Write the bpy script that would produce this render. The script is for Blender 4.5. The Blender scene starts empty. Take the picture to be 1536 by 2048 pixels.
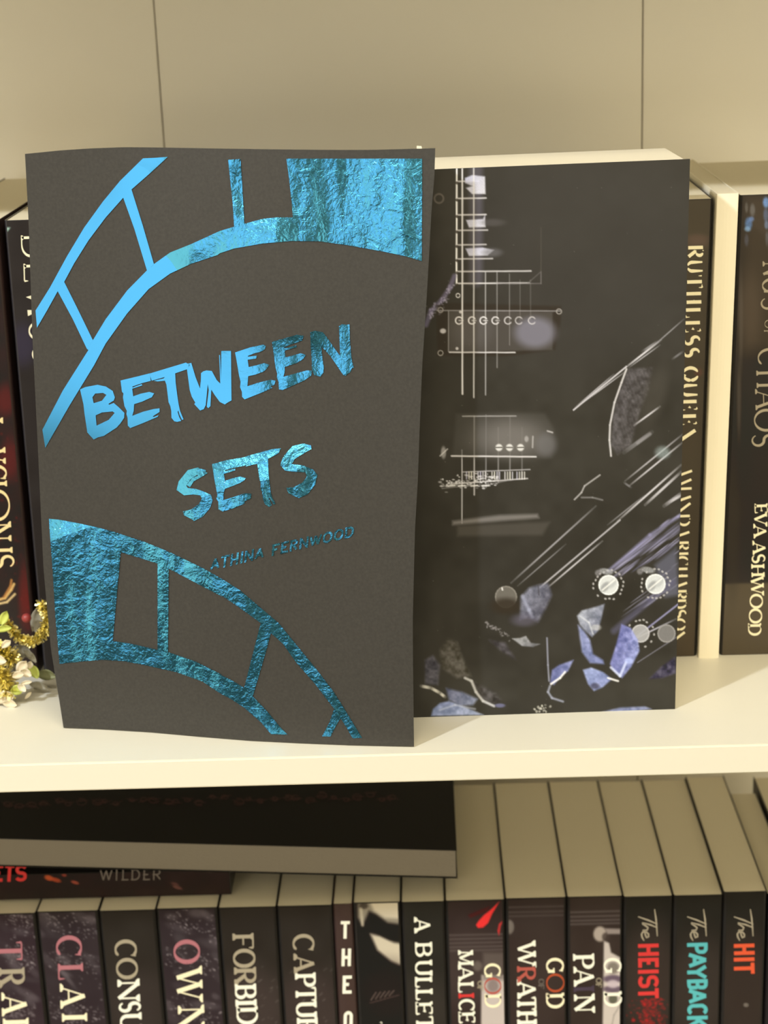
import bpy, bmesh, math, random
import numpy as np
from mathutils import Vector, Matrix
from mathutils.bvhtree import BVHTree
from mathutils.geometry import tessellate_polygon
random.seed(7)
rng = np.random.default_rng(7)
C = bpy.context.scene.collection
sc = bpy.context.scene

# ------------------------------------------------------------------ camera
FPX = 3493.0
def unit(a):
    a = np.array(a, float); return a/np.linalg.norm(a)
_dn = unit([432, 10976, FPX])                  # world down, in image axes (x right, y down, z forward)
_dp = np.array([62, -1114, FPX]); _dp = unit(_dp - _dn*_dp.dot(_dn))
_rt = np.cross(_dn, _dp)
WM = np.array([_rt, _dp, -_dn])                # image axes -> world axes
CAM = np.array([0.0, -0.6315, 0.302])          # shelf front edge is y=0, shelf top is z=0
cd = bpy.data.cameras.new('camera'); cam = bpy.data.objects.new('camera', cd); C.objects.link(cam)
cd.sensor_fit = 'VERTICAL'; cd.sensor_height = 24; cd.sensor_width = 18; cd.lens = FPX/2048*24
cd.clip_start = 0.01; cd.clip_end = 50
_R = Matrix([list(WM @ np.array([1, 0, 0])), list(WM @ np.array([0, -1, 0])), list(WM @ np.array([0, 0, -1]))]).transposed()
cam.matrix_world = Matrix.Translation(CAM) @ _R.to_4x4()
cd.dof.use_dof = True; cd.dof.focus_distance = 0.675; cd.dof.aperture_fstop = 9.0
sc.camera = cam

# ------------------------------------------------------------------ light and exposure
sc.view_settings.view_transform = 'Standard'; sc.view_settings.look = 'None'
sc.view_settings.gamma = 1; sc.view_settings.use_curve_mapping = False; sc.view_settings.exposure = 0.0
w = bpy.data.worlds.new('shop_ambient'); sc.world = w; w.use_nodes = True
w.node_tree.nodes['Background'].inputs[0].default_value = (1.0, 0.87, 0.58, 1)
w.node_tree.nodes['Background'].inputs[1].default_value = 1.68
def area(name, loc, target, size, power, col, sizey=None, shape='RECTANGLE'):
    d = bpy.data.lights.new(name, 'AREA'); d.energy = power; d.color = col; d.size = size; d.shape = shape
    if sizey: d.size_y = sizey
    o = bpy.data.objects.new(name, d); C.objects.link(o); o.location = loc
    o.rotation_euler = (Vector(target)-Vector(loc)).to_track_quat('-Z', 'Y').to_euler(); return o
area('ceiling_spotlight', (-1.20, -1.15, 1.42), (0, 0.03, 0.08), 0.09, 30, (0.90, 0.95, 1.0), shape='DISK')
area('added_fill_panel', (0.3, -1.1, 1.46), (0.3, -1.1, 0), 1.2, 25, (1.0, 0.90, 0.68), 0.6)  # added fill lamp, set close to brighten shelf top more than its edge
area('added_fill_panel', (-1.2, -2.9, 1.46), (-1.2, -2.9, 0), 1.2, 24, (1.0, 0.90, 0.68), 0.6)  # added fill lamp, further out so its low light reaches lower book tops

# ------------------------------------------------------------------ geometry helpers
def ray(px, py): return WM @ unit([px-768, py-1024, FPX])
def on_z(px, py, z):
    r = ray(px, py); return CAM + r*(z-CAM[2])/r[2]
def on_y(px, py, y):
    r = ray(px, py); return CAM + r*(y-CAM[1])/r[1]
def to_px(P):
    c = (np.asarray(P)-CAM) @ WM
    return 768+FPX*c[..., 0]/c[..., 2], 1024+FPX*c[..., 1]/c[..., 2]
class Plane:
    def __init__(s, p, n):
        s.p = np.array(p, float); s.n = unit(n)
        if s.n.dot(CAM-s.p) < 0: s.n = -s.n
    def hit(s, px, py, off):
        r = ray(px, py); t = (s.p-CAM).dot(s.n)/r.dot(s.n); return CAM+r*t+s.n*off
def lin(c):
    c = np.asarray(c, float)/255.0
    return np.where(c <= 0.04045, c/12.92, ((c+0.055)/1.055)**2.4)
def srgb(*c): return tuple(lin(c))+(1,)

def mesh_obj(name, verts, faces, mat, parent=None, smooth=False, cols=None):
    me = bpy.data.meshes.new(name); me.from_pydata([tuple(v) for v in verts], [], faces)
    if smooth: me.polygons.foreach_set('use_smooth', [True]*len(me.polygons))
    if cols is not None:
        a = me.color_attributes.new('print', 'FLOAT_COLOR', 'POINT')
        c4 = np.ones((len(verts), 4), np.float32); c4[:, :3] = cols
        a.data.foreach_set('color', c4.ravel())
    me.materials.append(mat); me.update()
    o = bpy.data.objects.new(name, me); C.objects.link(o); o.parent = parent
    return o
def thing(name, label, cat, loc=(0, 0, 0), group=None):
    o = bpy.data.objects.new(name, None); o.empty_display_size = .02; C.objects.link(o); o.location = loc
    o['label'] = label; o['category'] = cat
    if group: o['group'] = group
    return o
def rebase(root, loc):
    """put the Empty at the thing's base while its parts keep their world place"""
    loc = Vector([float(v) for v in loc]); root.location = loc
    for ch in root.children:
        ch.matrix_parent_inverse = Matrix.Translation(-loc)
BOXF = [(0, 3, 2, 1), (4, 5, 6, 7), (0, 1, 5, 4), (1, 2, 6, 5), (2, 3, 7, 6), (3, 0, 4, 7)]
def bevbox(name, x0, x1, y0, y1, z0, z1, mat, parent=None, bev=0.0006, seg=2):
    bm = bmesh.new()
    vs = [bm.verts.new(p) for p in ((x0,y0,z0),(x1,y0,z0),(x1,y1,z0),(x0,y1,z0),(x0,y0,z1),(x1,y0,z1),(x1,y1,z1),(x0,y1,z1))]
    for f in BOXF: bm.faces.new([vs[i] for i in f])
    if bev: bmesh.ops.bevel(bm, geom=bm.edges[:], offset=bev, segments=seg, affect='EDGES')
    me = bpy.data.meshes.new(name); bm.to_mesh(me); bm.free(); me.materials.append(mat)
    o = bpy.data.objects.new(name, me); C.objects.link(o); o.parent = parent; return o

# ------------------------------------------------------------------ materials
def mat(name, col, rough=0.6, metal=0.0, spec=0.5, bump=None, var=None, attr=False, gain=1.0, stretch=(1, 1, 1), coat=0):
    m = bpy.data.materials.new(name); m.use_nodes = True; nt = m.node_tree; N = nt.nodes; L = nt.links
    b = N['Principled BSDF']; b.inputs['Base Color'].default_value = col if len(col) == 4 else tuple(col)+(1,)
    b.inputs['Roughness'].default_value = rough; b.inputs['Metallic'].default_value = metal
    b.inputs['Specular IOR Level'].default_value = spec; b.inputs['Coat Weight'].default_value = coat
    tc = N.new('ShaderNodeTexCoord'); mp = N.new('ShaderNodeMapping'); mp.inputs['Scale'].default_value = stretch
    L.new(tc.outputs['Object'], mp.inputs[0])
    if attr:
        a = N.new('ShaderNodeAttribute'); a.attribute_name = 'print'
        mx = N.new('ShaderNodeMix'); mx.data_type = 'RGBA'; mx.blend_type = 'MULTIPLY'; mx.inputs[0].default_value = 1
        mx.inputs[7].default_value = (gain, gain, gain, 1); L.new(a.outputs['Color'], mx.inputs[6]); L.new(mx.outputs[2], b.inputs['Base Color'])
    elif var:                                   # var = (scale, second colour)
        n = N.new('ShaderNodeTexNoise'); n.inputs['Scale'].default_value = var[0]; n.inputs['Detail'].default_value = 4
        mx = N.new('ShaderNodeMix'); mx.data_type = 'RGBA'; mx.inputs[6].default_value = b.inputs['Base Color'].default_value
        mx.inputs[7].default_value = var[1]; L.new(mp.outputs[0], n.inputs['Vector']); L.new(n.outputs[0], mx.inputs[0]); L.new(mx.outputs[2], b.inputs['Base Color'])
    if bump:                                    # bump = (scale, distance, strength)
        n = N.new('ShaderNodeTexNoise'); n.inputs['Scale'].default_value = bump[0]; n.inputs['Detail'].default_value = 3
        bp = N.new('ShaderNodeBump'); bp.inputs['Distance'].default_value = bump[1]; bp.inputs['Strength'].default_value = bump[2]
        L.new(mp.outputs[0], n.inputs['Vector']); L.new(n.outputs[0], bp.inputs['Height']); L.new(bp.outputs[0], b.inputs['Normal'])
    return m
M = {}
M['laminate'] = mat('cream_laminate', (0.73, 0.70, 0.60), 0.42, bump=(900, 0.0001, 0.15))
M['panel'] = mat('cream_back_panel', (0.94, 0.90, 0.81), 0.5, bump=(1400, 0.0001, 0.2))
M['plain'] = mat('plain_cream_card', (0.92, 0.86, 0.70), 0.6, bump=(900, 0.0001, 0.15))
M['page'] = mat('page_edges', (0.80, 0.73, 0.56), 0.8, bump=(1, 0.0002, 0.5), stretch=(3500, 60, 60))
M['page_face'] = mat('page_block_flat', (0.80, 0.74, 0.60), 0.8, bump=(1, 0.0002, 0.4), stretch=(60, 3500, 60))
M['black_cover'] = mat('black_cover', (0.020, 0.018, 0.017), 0.40, spec=0.3)
M['lying_cover'] = mat('lying_black_cover', (0.012, 0.011, 0.010), 0.6, spec=0.15)
M['navy_cover'] = mat('navy_cover', (0.022, 0.020, 0.026), 0.320)
M['brown_cover'] = mat('brown_cover', (0.05, 0.028, 0.026), 0.4)
M['matte'] = mat('soft_touch_black_cover', (0.025, 0.0235, 0.021), 0.62, spec=0.35, bump=(2600, 0.00006, 0.5), var=(900, (0.050, 0.0465, 0.042, 1)))
M['print'] = mat('printed_art', (1, 1, 1), 0.42, attr=True, gain=1.0, spec=0.4)
M['sprint'] = mat('spine_print', (1, 1, 1), 0.320, attr=True, gain=1.0, spec=0.35)
for k, c in dict(cream=(238, 228, 198), white=(240, 238, 222), gold=(226, 202, 150), pink=(190, 122, 134), rose=(150, 75, 95), red=(225, 62, 62), orange=(235, 95, 60),
                 teal=(95, 195, 205), grey=(120, 112, 108), tan=(178, 168, 148), darkred=(78, 34, 36), purple=(74, 62, 80), ember=(190, 85, 50), softred=(190, 95, 85), dimteal=(60, 110, 115), berry=(110, 30, 35)).items():
    M['ink_'+k] = mat('ink_'+k, tuple(min(.93, v*(1.12 if k in ('cream', 'white', 'gold') else .86)) for v in srgb(*c)[:3]), 0.5, spec=0.3)
M['grey_edge'] = mat('grey_fore_edge', srgb(122, 116, 106), 0.8, bump=(1, 0.0004, 0.6), stretch=(500, 500, 1500), var=(300, srgb(140, 132, 120)))
M['floor'] = mat('floor_carpet', (0.10, 0.085, 0.07), 0.9, bump=(200, 0.003, 0.5))
M['room_wall'] = mat('room_wall_paint', (0.62, 0.56, 0.46), 0.8)
M['front_wall'] = mat('brown_wall_paint', (0.36, 0.32, 0.27), 0.8)
M['glow_pane'] = mat('glowing_pane', (0.1, 0.1, 0.1), 0.2); _b = M['glow_pane'].node_tree.nodes['Principled BSDF']; _b.inputs['Emission Color'].default_value = (1.0, 1.0, 0.98, 1); _b.inputs['Emission Strength'].default_value = 1.32  # emission for the added pane that the foil mirrors
M['ceil'] = mat('ceiling_paint', (0.78, 0.76, 0.70), 0.9)

def foil():
    m = bpy.data.materials.new('blue_foil'); m.use_nodes = True; nt = m.node_tree; N = nt.nodes; L = nt.links
    b = N['Principled BSDF']; b.inputs['Base Color'].default_value = (0.085, 0.41, 0.74, 1); b.inputs['Metallic'].default_value = 1
    b.inputs['Roughness'].default_value = 0.13
    tc = N.new('ShaderNodeTexCoord')
    n1 = N.new('ShaderNodeTexNoise'); n1.inputs['Scale'].default_value = 130; n1.inputs['Detail'].default_value = 6; n1.inputs['Distortion'].default_value = 1.6
    n2 = N.new('ShaderNodeTexNoise'); n2.inputs['Scale'].default_value = 620; n2.inputs['Detail'].default_value = 3; n2.inputs['Distortion'].default_value = 0.8
    nm = N.new('ShaderNodeTexNoise'); nm.inputs['Scale'].default_value = 17; nm.inputs['Detail'].default_value = 2
    r = N.new('ShaderNodeMapRange'); r.inputs[1].default_value = 0.37; r.inputs[2].default_value = 0.56
    for n in (n1, n2, nm): L.new(tc.outputs['Object'], n.inputs['Vector'])
    # the foil lies smooth on the left of the cover and is crinkled towards the right and the foot
    sx = N.new('ShaderNodeSeparateXYZ'); L.new(tc.outputs['Object'], sx.inputs[0])
    def mth(op, *ins):
        q = N.new('ShaderNodeMath'); q.operation = op
        for k, v in enumerate(ins):
            if hasattr(v, 'links'): L.new(v, q.inputs[k])
            else: q.inputs[k].default_value = v
        return q.outputs[0]
    X_, Z_ = sx.outputs[0], sx.outputs[2]
    t1 = mth('MULTIPLY', mth('ABSOLUTE', mth('SUBTRACT', Z_, 0.13)), 1.6)
    t2_ = mth('MULTIPLY', mth('MAXIMUM', mth('SUBTRACT', 0.125, Z_), 0.0), 10.0)
    tot = mth('ADD', mth('ADD', mth('MULTIPLY', X_, 3.5), t1), mth('ADD', t2_, mth('MULTIPLY', mth('SUBTRACT', nm.outputs[0], 0.5), 0.35)))
    r.inputs[1].default_value = -0.28; r.inputs[2].default_value = -0.05
    L.new(tot, r.inputs[0])
    a = N.new('ShaderNodeMath'); a.operation = 'MULTIPLY_ADD'; a.inputs[1].default_value = 0.45; L.new(n2.outputs[0], a.inputs[0]); L.new(n1.outputs[0], a.inputs[2])
    mu = N.new('ShaderNodeMath'); mu.operation = 'MULTIPLY'; L.new(r.outputs[0], mu.inputs[1]); L.new(a.outputs[0], mu.inputs[0])
    bp = N.new('ShaderNodeBump'); bp.inputs['Distance'].default_value = 0.0011; bp.inputs['Strength'].default_value = 0.42
    # long upright creases pressed into the film
    mp = N.new('ShaderNodeMapping'); mp.inputs['Scale'].default_value = (26, 26, 5); n3 = N.new('ShaderNodeTexNoise'); n3.inputs['Scale'].default_value = 1; n3.inputs['Detail'].default_value = 3
    L.new(tc.outputs['Object'], mp.inputs[0]); L.new(mp.outputs[0], n3.inputs['Vector'])
    m3 = N.new('ShaderNodeMath'); m3.operation = 'MULTIPLY'; L.new(r.outputs[0], m3.inputs[1]); L.new(n3.outputs[0], m3.inputs[0])
    b3 = N.new('ShaderNodeBump'); b3.inputs['Distance'].default_value = 0.012; b3.inputs['Strength'].default_value = 0.7; L.new(m3.outputs[0], b3.inputs['Height']); L.new(b3.outputs[0], bp.inputs['Normal'])
    L.new(mu.outputs[0], bp.inputs['Height']); L.new(bp.outputs[0], b.inputs['Normal'])
    return m
M['foil'] = foil()

# ------------------------------------------------------------------ print canvas in photograph coordinates
class Canvas:
    def __init__(s, x0, y0, x1, y1, bg, sc_=1.0):
        s.x0, s.y0, s.k = x0, y0, sc_
        s.w = int((x1-x0)*sc_)+1; s.h = int((y1-y0)*sc_)+1
        s.a = np.tile(np.array(bg, float), (s.h, s.w, 1))
        s.X, s.Y = np.meshgrid(x0+np.arange(s.w)/sc_, y0+np.arange(s.h)/sc_)
    def _box(s, xa, xb, ya, yb):
        i0 = max(0, int((xa-s.x0)*s.k)-1); i1 = min(s.w, int((xb-s.x0)*s.k)+2)
        j0 = max(0, int((ya-s.y0)*s.k)-1); j1 = min(s.h, int((yb-s.y0)*s.k)+2)
        return (slice(j0, max(j0, j1)), slice(i0, max(i0, i1)))
    def _put(s, b, al, col):
        if al.size: s.a[b] += (np.array(col, float)-s.a[b])*al[..., None]
    def line(s, pts, wd, col, al=1.0, soft=0.8, taper=False, grain=0):
        for q in range(len(pts)-1):
            (xa, ya), (xb, yb) = pts[q], pts[q+1]; e = wd+soft*2
            b = s._box(min(xa, xb)-e, max(xa, xb)+e, min(ya, yb)-e, max(ya, yb)+e)
            X, Y = s.X[b], s.Y[b]; dx, dy = xb-xa, yb-ya; LL = dx*dx+dy*dy+1e-9
            t = np.clip(((X-xa)*dx+(Y-ya)*dy)/LL, 0, 1); d = np.hypot(X-xa-t*dx, Y-ya-t*dy)
            A = np.clip((wd/2-d)/soft+0.5, 0, 1)*al
            if taper: A = A*(np.sin(np.pi*np.clip(t, 0.03, 0.97)))**0.6
            if grain and A.size: A = A*(1-grain*rng.random(A.shape))
            s._put(b, A, col)
    def blob(s, cx, cy, rx, ry, col, al=1.0, soft=1.0, ang=0, grain=0):
        R = max(rx, ry)*(1+soft)+2; b = s._box(cx-R, cx+R, cy-R, cy+R); X, Y = s.X[b]-cx, s.Y[b]-cy
        c, n = math.cos(ang), math.sin(ang); U, V = (X*c+Y*n)/rx, (-X*n+Y*c)/ry; d = np.hypot(U, V)
        A = np.clip((1+soft/2-d)/max(soft, 1e-3), 0, 1); A = A*A*(3-2*A)*al
        if grain and A.size: A = A*(1-grain*rng.random(A.shape))
        s._put(b, A, col)
    def ring(s, cx, cy, r, wd, col, al=1.0, soft=0.8, a0=0, a1=360):
        n = 20; s.line([(cx+r*math.cos(math.radians(a0+(a1-a0)*i/n)), cy+r*math.sin(math.radians(a0+(a1-a0)*i/n))) for i in range(n+1)], wd, col, al, soft)
    def poly(s, pts, col, al=1.0, soft=1.5, col2=None, grain=0, streak=None, tex=0):
        P = np.array(pts, float); e = soft*2
        b = s._box(P[:, 0].min()-e, P[:, 0].max()+e, P[:, 1].min()-e, P[:, 1].max()+e)
        X, Y = s.X[b], s.Y[b]
        if not X.size: return
        ins = np.zeros(X.shape, bool); D = np.full(X.shape, 1e9)
        for i in range(len(P)):
            xa, ya = P[i]; xb, yb = P[(i+1) % len(P)]
            ins ^= ((ya > Y) != (yb > Y)) & (X < (xb-xa)*(Y-ya)/((yb-ya) or 1e-9)+xa)
            dx, dy = xb-xa, yb-ya; t = np.clip(((X-xa)*dx+(Y-ya)*dy)/(dx*dx+dy*dy+1e-9), 0, 1)
            D = np.minimum(D, np.hypot(X-xa-t*dx, Y-ya-t*dy))
        A = np.clip(np.where(ins, D, -D)/soft+0.5, 0, 1)*al
        if grain: A = A*(1-grain*rng.random(A.shape))
        cc = np.array(col, float)
        if col2 is not None:
            g = (X-P[:, 0].min())/(np.ptp(P[:, 0])+1e-9)*0.6+(Y-P[:, 1].min())/(np.ptp(P[:, 1])+1e-9)*0.4
            g = g[..., None]; cc = cc*(1-g)+np.array(col2, float)*g
            s.a[b] += (cc-s.a[b])*A[..., None]
        else: s._put(b, A, cc)
        if tex:
            v = s.noise(9, 1, 1)+.6*s.noise(4, 1, 1); s.a[b] += (v[b]*tex*2)[..., None]*A[..., None]*np.array((1, 1, 1.12))
        if streak:
            ang, per, amt = streak; S = (np.sin((X*math.sin(ang)-Y*math.cos(ang))*2*math.pi/per+np.sin(X*.13)*1.5)*0.5)
            s.a[b] += S[..., None]*amt*A[..., None]
    def noise(s, scale, amp, box=None):
        """soft mottling"""
        hh, ww = int(s.h/scale)+3, int(s.w/scale)+3; g = rng.random((hh, ww))-0.5
        j = np.arange(s.h)/scale; i = np.arange(s.w)/scale; j0 = j.astype(int); i0 = i.astype(int); fj = (j-j0)[:, None]; fi = (i-i0)[None, :]
        fj = fj*fj*(3-2*fj); fi = fi*fi*(3-2*fi)
        v = (g[j0][:, i0]*(1-fj)*(1-fi)+g[j0+1][:, i0]*fj*(1-fi)+g[j0][:, i0+1]*(1-fj)*fi+g[j0+1][:, i0+1]*fj*fi)
        if box is None: s.a += (v*amp)[..., None]
        return v
    def sample(s, px, py):
        x = np.clip((px-s.x0)*s.k, 0, s.w-1.001); y = np.clip((py-s.y0)*s.k, 0, s.h-1.001); i = x.astype(int); j = y.astype(int)
        fx = (x-i)[..., None]; fy = (y-j)[..., None]
        return np.clip((s.a[j, i]*(1-fx)+s.a[j, i+1]*fx)*(1-fy)+(s.a[j+1, i]*(1-fx)+s.a[j+1, i+1]*fx)*fy, 0, 255)
def art_grid(name, parent, TL, TR, BL, BR, canvas, nu, nv, material, off, haze=.016):
    """flat printed face: a fine grid of points on the cover plane, each carrying its ink colour"""
    TL, TR, BL, BR = map(lambda p: np.array(p, float), (TL, TR, BL, BR))
    n = unit(np.cross(TR-TL, BL-TL)); n = n if n.dot(CAM-TL) > 0 else -n
    U, V = np.meshgrid(np.linspace(0, 1, nu), np.linspace(0, 1, nv)); U = U[..., None]; V = V[..., None]
    P = (TL*(1-U)+TR*U)*(1-V)+(BL*(1-U)+BR*U)*V+n*off
    px, py = to_px(P); col = np.maximum(lin(canvas.sample(px, py)).reshape(-1, 3)*1.12-haze, .010)
    idx = np.arange(nu*nv).reshape(nv, nu)
    F = np.stack([idx[:-1, :-1], idx[1:, :-1], idx[1:, 1:], idx[:-1, 1:]], -1).reshape(-1, 4)
    return mesh_obj(name, P.reshape(-1, 3), F.tolist(), material, parent, True, col)

# ------------------------------------------------------------------ lettering: strokes drawn with a broad or an even pen
def arc(cx, cy, rx, ry, a0, a1, n=14):
    return [(cx+rx*math.cos(math.radians(a0+(a1-a0)*i/n)), cy+ry*math.sin(math.radians(a0+(a1-a0)*i/n))) for i in range(n+1)]
BU = arc(.48, .75, .38, .25, 90, -90); BL_ = arc(.5, .26, .42, .26, 90, -90)
SS = arc(.5, .745, .38, .255, 25, 250, 12)+arc(.5, .25, .40, .25, 70, -155, 12)
G = {  # (points, kind) kind: T thick, t thin, c changes with direction, s swelling
 'A': [([(.08, 0), (.5, 1)], 't'), ([(.5, 1), (.92, 0)], 'T'), ([(.22, .33), (.78, .33)], 't')],
 'B': [([(.14, 0), (.14, 1)], 'T'), ([(.14, 1), (.48, 1)], 't'), ([(.14, .5), (.5, .5)], 't'), ([(.14, 0), (.5, 0)], 't'), (BU, 'c'), (BL_, 'c')],
 'C': [(arc(.54, .5, .46, .5, 48, 312, 22), 'c'), ([(.86, .98), (.86, .74)], 'k')],
 'D': [([(.14, 0), (.14, 1)], 'T'), ([(.14, 1), (.44, 1)], 't'), ([(.14, 0), (.44, 0)], 't'), (arc(.44, .5, .48, .5, 90, -90, 18), 'c')],
 'E': [([(.16, 0), (.16, 1)], 'T'), ([(.16, 1), (.86, 1)], 't'), ([(.16, .51), (.7, .51)], 't'), ([(.16, 0), (.9, 0)], 't'), ([(.86, 1), (.86, .8)], 'k'), ([(.9, 0), (.9, .22)], 'k'), ([(.7, .6), (.7, .42)], 'k')],
 'F': [([(.18, 0), (.18, 1)], 'T'), ([(.18, 1), (.9, 1)], 't'), ([(.18, .5), (.72, .5)], 't'), ([(.9, 1), (.9, .78)], 'k')],
 'G': [(arc(.52, .5, .46, .5, 50, 320, 22), 'c'), ([(.88, .05), (.88, .42)], 'T'), ([(.66, .42), (1, .42)], 't'), ([(.84, .98), (.84, .76)], 'k')],
 'H': [([(.15, 0), (.15, 1)], 'T'), ([(.85, 0), (.85, 1)], 'T'), ([(.15, .5), (.85, .5)], 't')],
 'I': [([(.5, 0), (.5, 1)], 'T')],
 'K': [([(.15, 0), (.15, 1)], 'T'), ([(.15, .4), (.85, 1)], 't'), ([(.4, .6), (.9, 0)], 'T')],
 'L': [([(.2, 0), (.2, 1)], 'T'), ([(.2, 0), (.92, 0)], 't'), ([(.92, 0), (.92, .25)], 'k')],
 'M': [([(.1, 0), (.14, 1)], 't'), ([(.14, 1), (.5, .06)], 'T'), ([(.5, .06), (.86, 1)], 't'), ([(.88, 1), (.9, 0)], 'T')],
 'N': [([(.13, 0), (.13, 1)], 't'), ([(.13, 1), (.87, 0)], 'T'), ([(.87, 0), (.87, 1)], 't')],
 'O': [(arc(.5, .5, .46, .5, 0, 360, 30), 'c')],
 'P': [([(.16, 0), (.16, 1)], 'T'), ([(.16, 1), (.48, 1)], 't'), ([(.16, .46), (.48, .46)], 't'), (arc(.48, .73, .40, .27, 90, -90), 'c')],
 'Q': [(arc(.5, .5, .46, .5, 0, 360, 30), 'c'), ([(.5, .1), (.95, -.15)], 'T')],
 'R': [([(.15, 0), (.15, 1)], 'T'), ([(.15, 1), (.46, 1)], 't'), ([(.15, .5), (.46, .5)], 't'), (arc(.46, .75, .38, .25, 90, -90), 'c'), ([(.45, .5), (.92, 0)], 'T')],
 'S': [(SS, 's')],
 'T': [([(.5, 0), (.5, 1)], 'T'), ([(.05, 1), (.95, 1)], 't'), ([(.05, 1), (.05, .78)], 'k'), ([(.95, 1), (.95, .78)], 'k')],
 'U': [([(.15, 1), (.15, .3)]+arc(.5, .3, .35, .3, 180, 360, 12)+[(.85, 1)], 'c')],
 'V': [([(.05, 1), (.5, 0)], 'T'), ([(.5, 0), (.95, 1)], 't')],
 'W': [([(.03, 1), (.28, 0)], 'T'), ([(.28, 0), (.5, .95)], 't'), ([(.5, .95), (.73, 0)], 'T'), ([(.73, 0), (.97, 1)], 't')],
 'Y': [([(.05, 1), (.5, .45)], 'T'), ([(.95, 1), (.5, .45)], 't'), ([(.5, .45), (.5, 0)], 'T')],
}
SERIF = {'A': [(.08, 0), (.92, 0)], 'B': [(.14, 0), (.14, 1)], 'D': [(.14, 0), (.14, 1)], 'E': [(.16, 0), (.16, 1)], 'F': [(.18, 0), (.18, 1)], 'H': [(.15, 0), (.15, 1), (.85, 0), (.85, 1)],
         'I': [(.5, 0), (.5, 1)], 'K': [(.15, 0), (.15, 1), (.88, 1), (.9, 0)], 'L': [(.2, 0), (.2, 1)], 'M': [(.1, 0), (.12, 1), (.88, 1), (.9, 0)], 'N': [(.13, 0), (.1, 1), (.87, 1)], 'P': [(.16, 0), (.16, 1)],
         'R': [(.15, 0), (.15, 1), (.93, 0)], 'T': [(.5, 0)], 'U': [(.15, 1), (.85, 1)], 'V': [(.05, 1), (.95, 1)], 'W': [(.03, 1), (.97, 1), (.5, 1)], 'Y': [(.05, 1), (.95, 1), (.5, 0)]}
def strip(pts, wid):
    """ribbon polygons round a polyline with a width at each point"""
    n = len(pts); out = []; Ls = []; Rs = []
    for i in range(n):
        a = pts[max(0, i-1)]; b = pts[min(n-1, i+1)]; dx, dy = b[0]-a[0], b[1]-a[1]; l = math.hypot(dx, dy) or 1
        nx, ny = -dy/l*wid[i]/2, dx/l*wid[i]/2; Ls.append((pts[i][0]+nx, pts[i][1]+ny)); Rs.append((pts[i][0]-nx, pts[i][1]-ny))
    for i in range(n-1): out.append([Ls[i], Ls[i+1], Rs[i+1], Rs[i]])
    return out
def glyph(ch, wpx, hpx, thick, thin, style='serif'):
    """polygons of one capital in a wpx x hpx box, y up"""
    res = []; half = (thin if style != 'sans' else thick)/2
    mp = lambda p: (p[0]*wpx, half+p[1]*(hpx-2*half))
    for pts, kind in G[ch]:
        P = [mp(p) for p in pts]; n = len(P)
        if style == 'sans':
            if kind == 'k': continue
            if kind == 't' and abs(P[0][1]-P[-1][1]) < 1e-6: pts = [(0 if a <= .2 else 1 if a >= .8 else a, b_) for a, b_ in pts]; P = [mp(p) for p in pts]; res += strip(P, [thick]*n); continue
            P = [(min(max(x, thick/2), wpx-thick/2) if ch not in 'AVWY' else x, y) for x, y in P]; W = [thick]*n
            if kind in 'Tt' and n == 2 and abs(P[0][0]-P[1][0]) < 1e-6 and ch != 'I': P = [(P[0][0], P[0][1]-(half if pts[0][1] <= 0 else -half if pts[0][1] >= 1 else 0)), (P[1][0], P[1][1]+(half if pts[1][1] >= 1 else -half if pts[1][1] <= 0 else 0))]
            if ch == 'I': P = [(wpx/2, 0), (wpx/2, hpx)]
        elif kind == 'T': W = [thick]*n
        elif kind == 't': W = [thin]*n
        elif kind == 'k': W = [thin*1.8, thin*.5]
        elif kind == 's': W = [thin+(thick-thin)*(abs(math.sin(math.pi*i/(n-1)))**1.2) for i in range(n)]
        else:
            W = []
            for i in range(n):
                a = P[max(0, i-1)]; b = P[min(n-1, i+1)]; l = math.hypot(b[0]-a[0], b[1]-a[1]) or 1
                W.append(thin+(thick-thin)*abs(b[1]-a[1])/l)
            if ch in 'CG': W[0] = W[-1] = thin
        if style == 'stencil':
            if kind == 't':
                (xa, ya), (xb, yb) = P[0], P[-1]
                if abs(yb-ya) > abs(xb-xa): continue
                res += strip([(xb-(xb-xa)*.28, yb), (xb, yb)], [thin*.4, thin*2.6]); continue
            keep = [i for i in range(n) if W[i] > thick*.42]
            if kind in 'cs' and keep:
                seg = [keep[0]]
                for i in keep[1:]+[10**6]:
                    if i == seg[-1]+1: seg.append(i)
                    else:
                        if len(seg) > 1: res += strip([P[j] for j in seg], [W[j]*(0.5 if j in (seg[0], seg[-1]) else 1) for j in seg])
                        seg = [i]
                continue
        res += strip(P, W)
    if style == 'serif':
        for (sx, sy) in SERIF.get(ch, []):
            x, y = mp((sx, sy)); s = 1 if sy < .5 else -1; e = thick*.95
            y0 = y-half*s; res.append([(x-e, y0), (x+e, y0), (x+e, y0+thin*1.1*s), (x+thick*.4, y0+thin*2.6*s), (x-thick*.4, y0+thin*2.6*s), (x-e, y0+thin*1.1*s)])
    return res
def place(polys, origin, ax, up):
    o, a, u = (np.array(v, float) for v in (origin, ax, up))
    return [[tuple(o+a*x+u*y) for x, y in p] for p in polys]
def down_letters(spec, style='serif', thick=.17, thin=.05):
    """letters that read downwards (tops to the right): (char, xl, xr, y0, y1) boxes"""
    out = []
    for ch, xl, xr, y0, y1 in spec:
        h = xr-xl; out += place(glyph(ch, y1-y0, h, h*thick, h*thin, style), (xl, y0), (0.03, 1), (1, -0.03))
    return out
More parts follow.
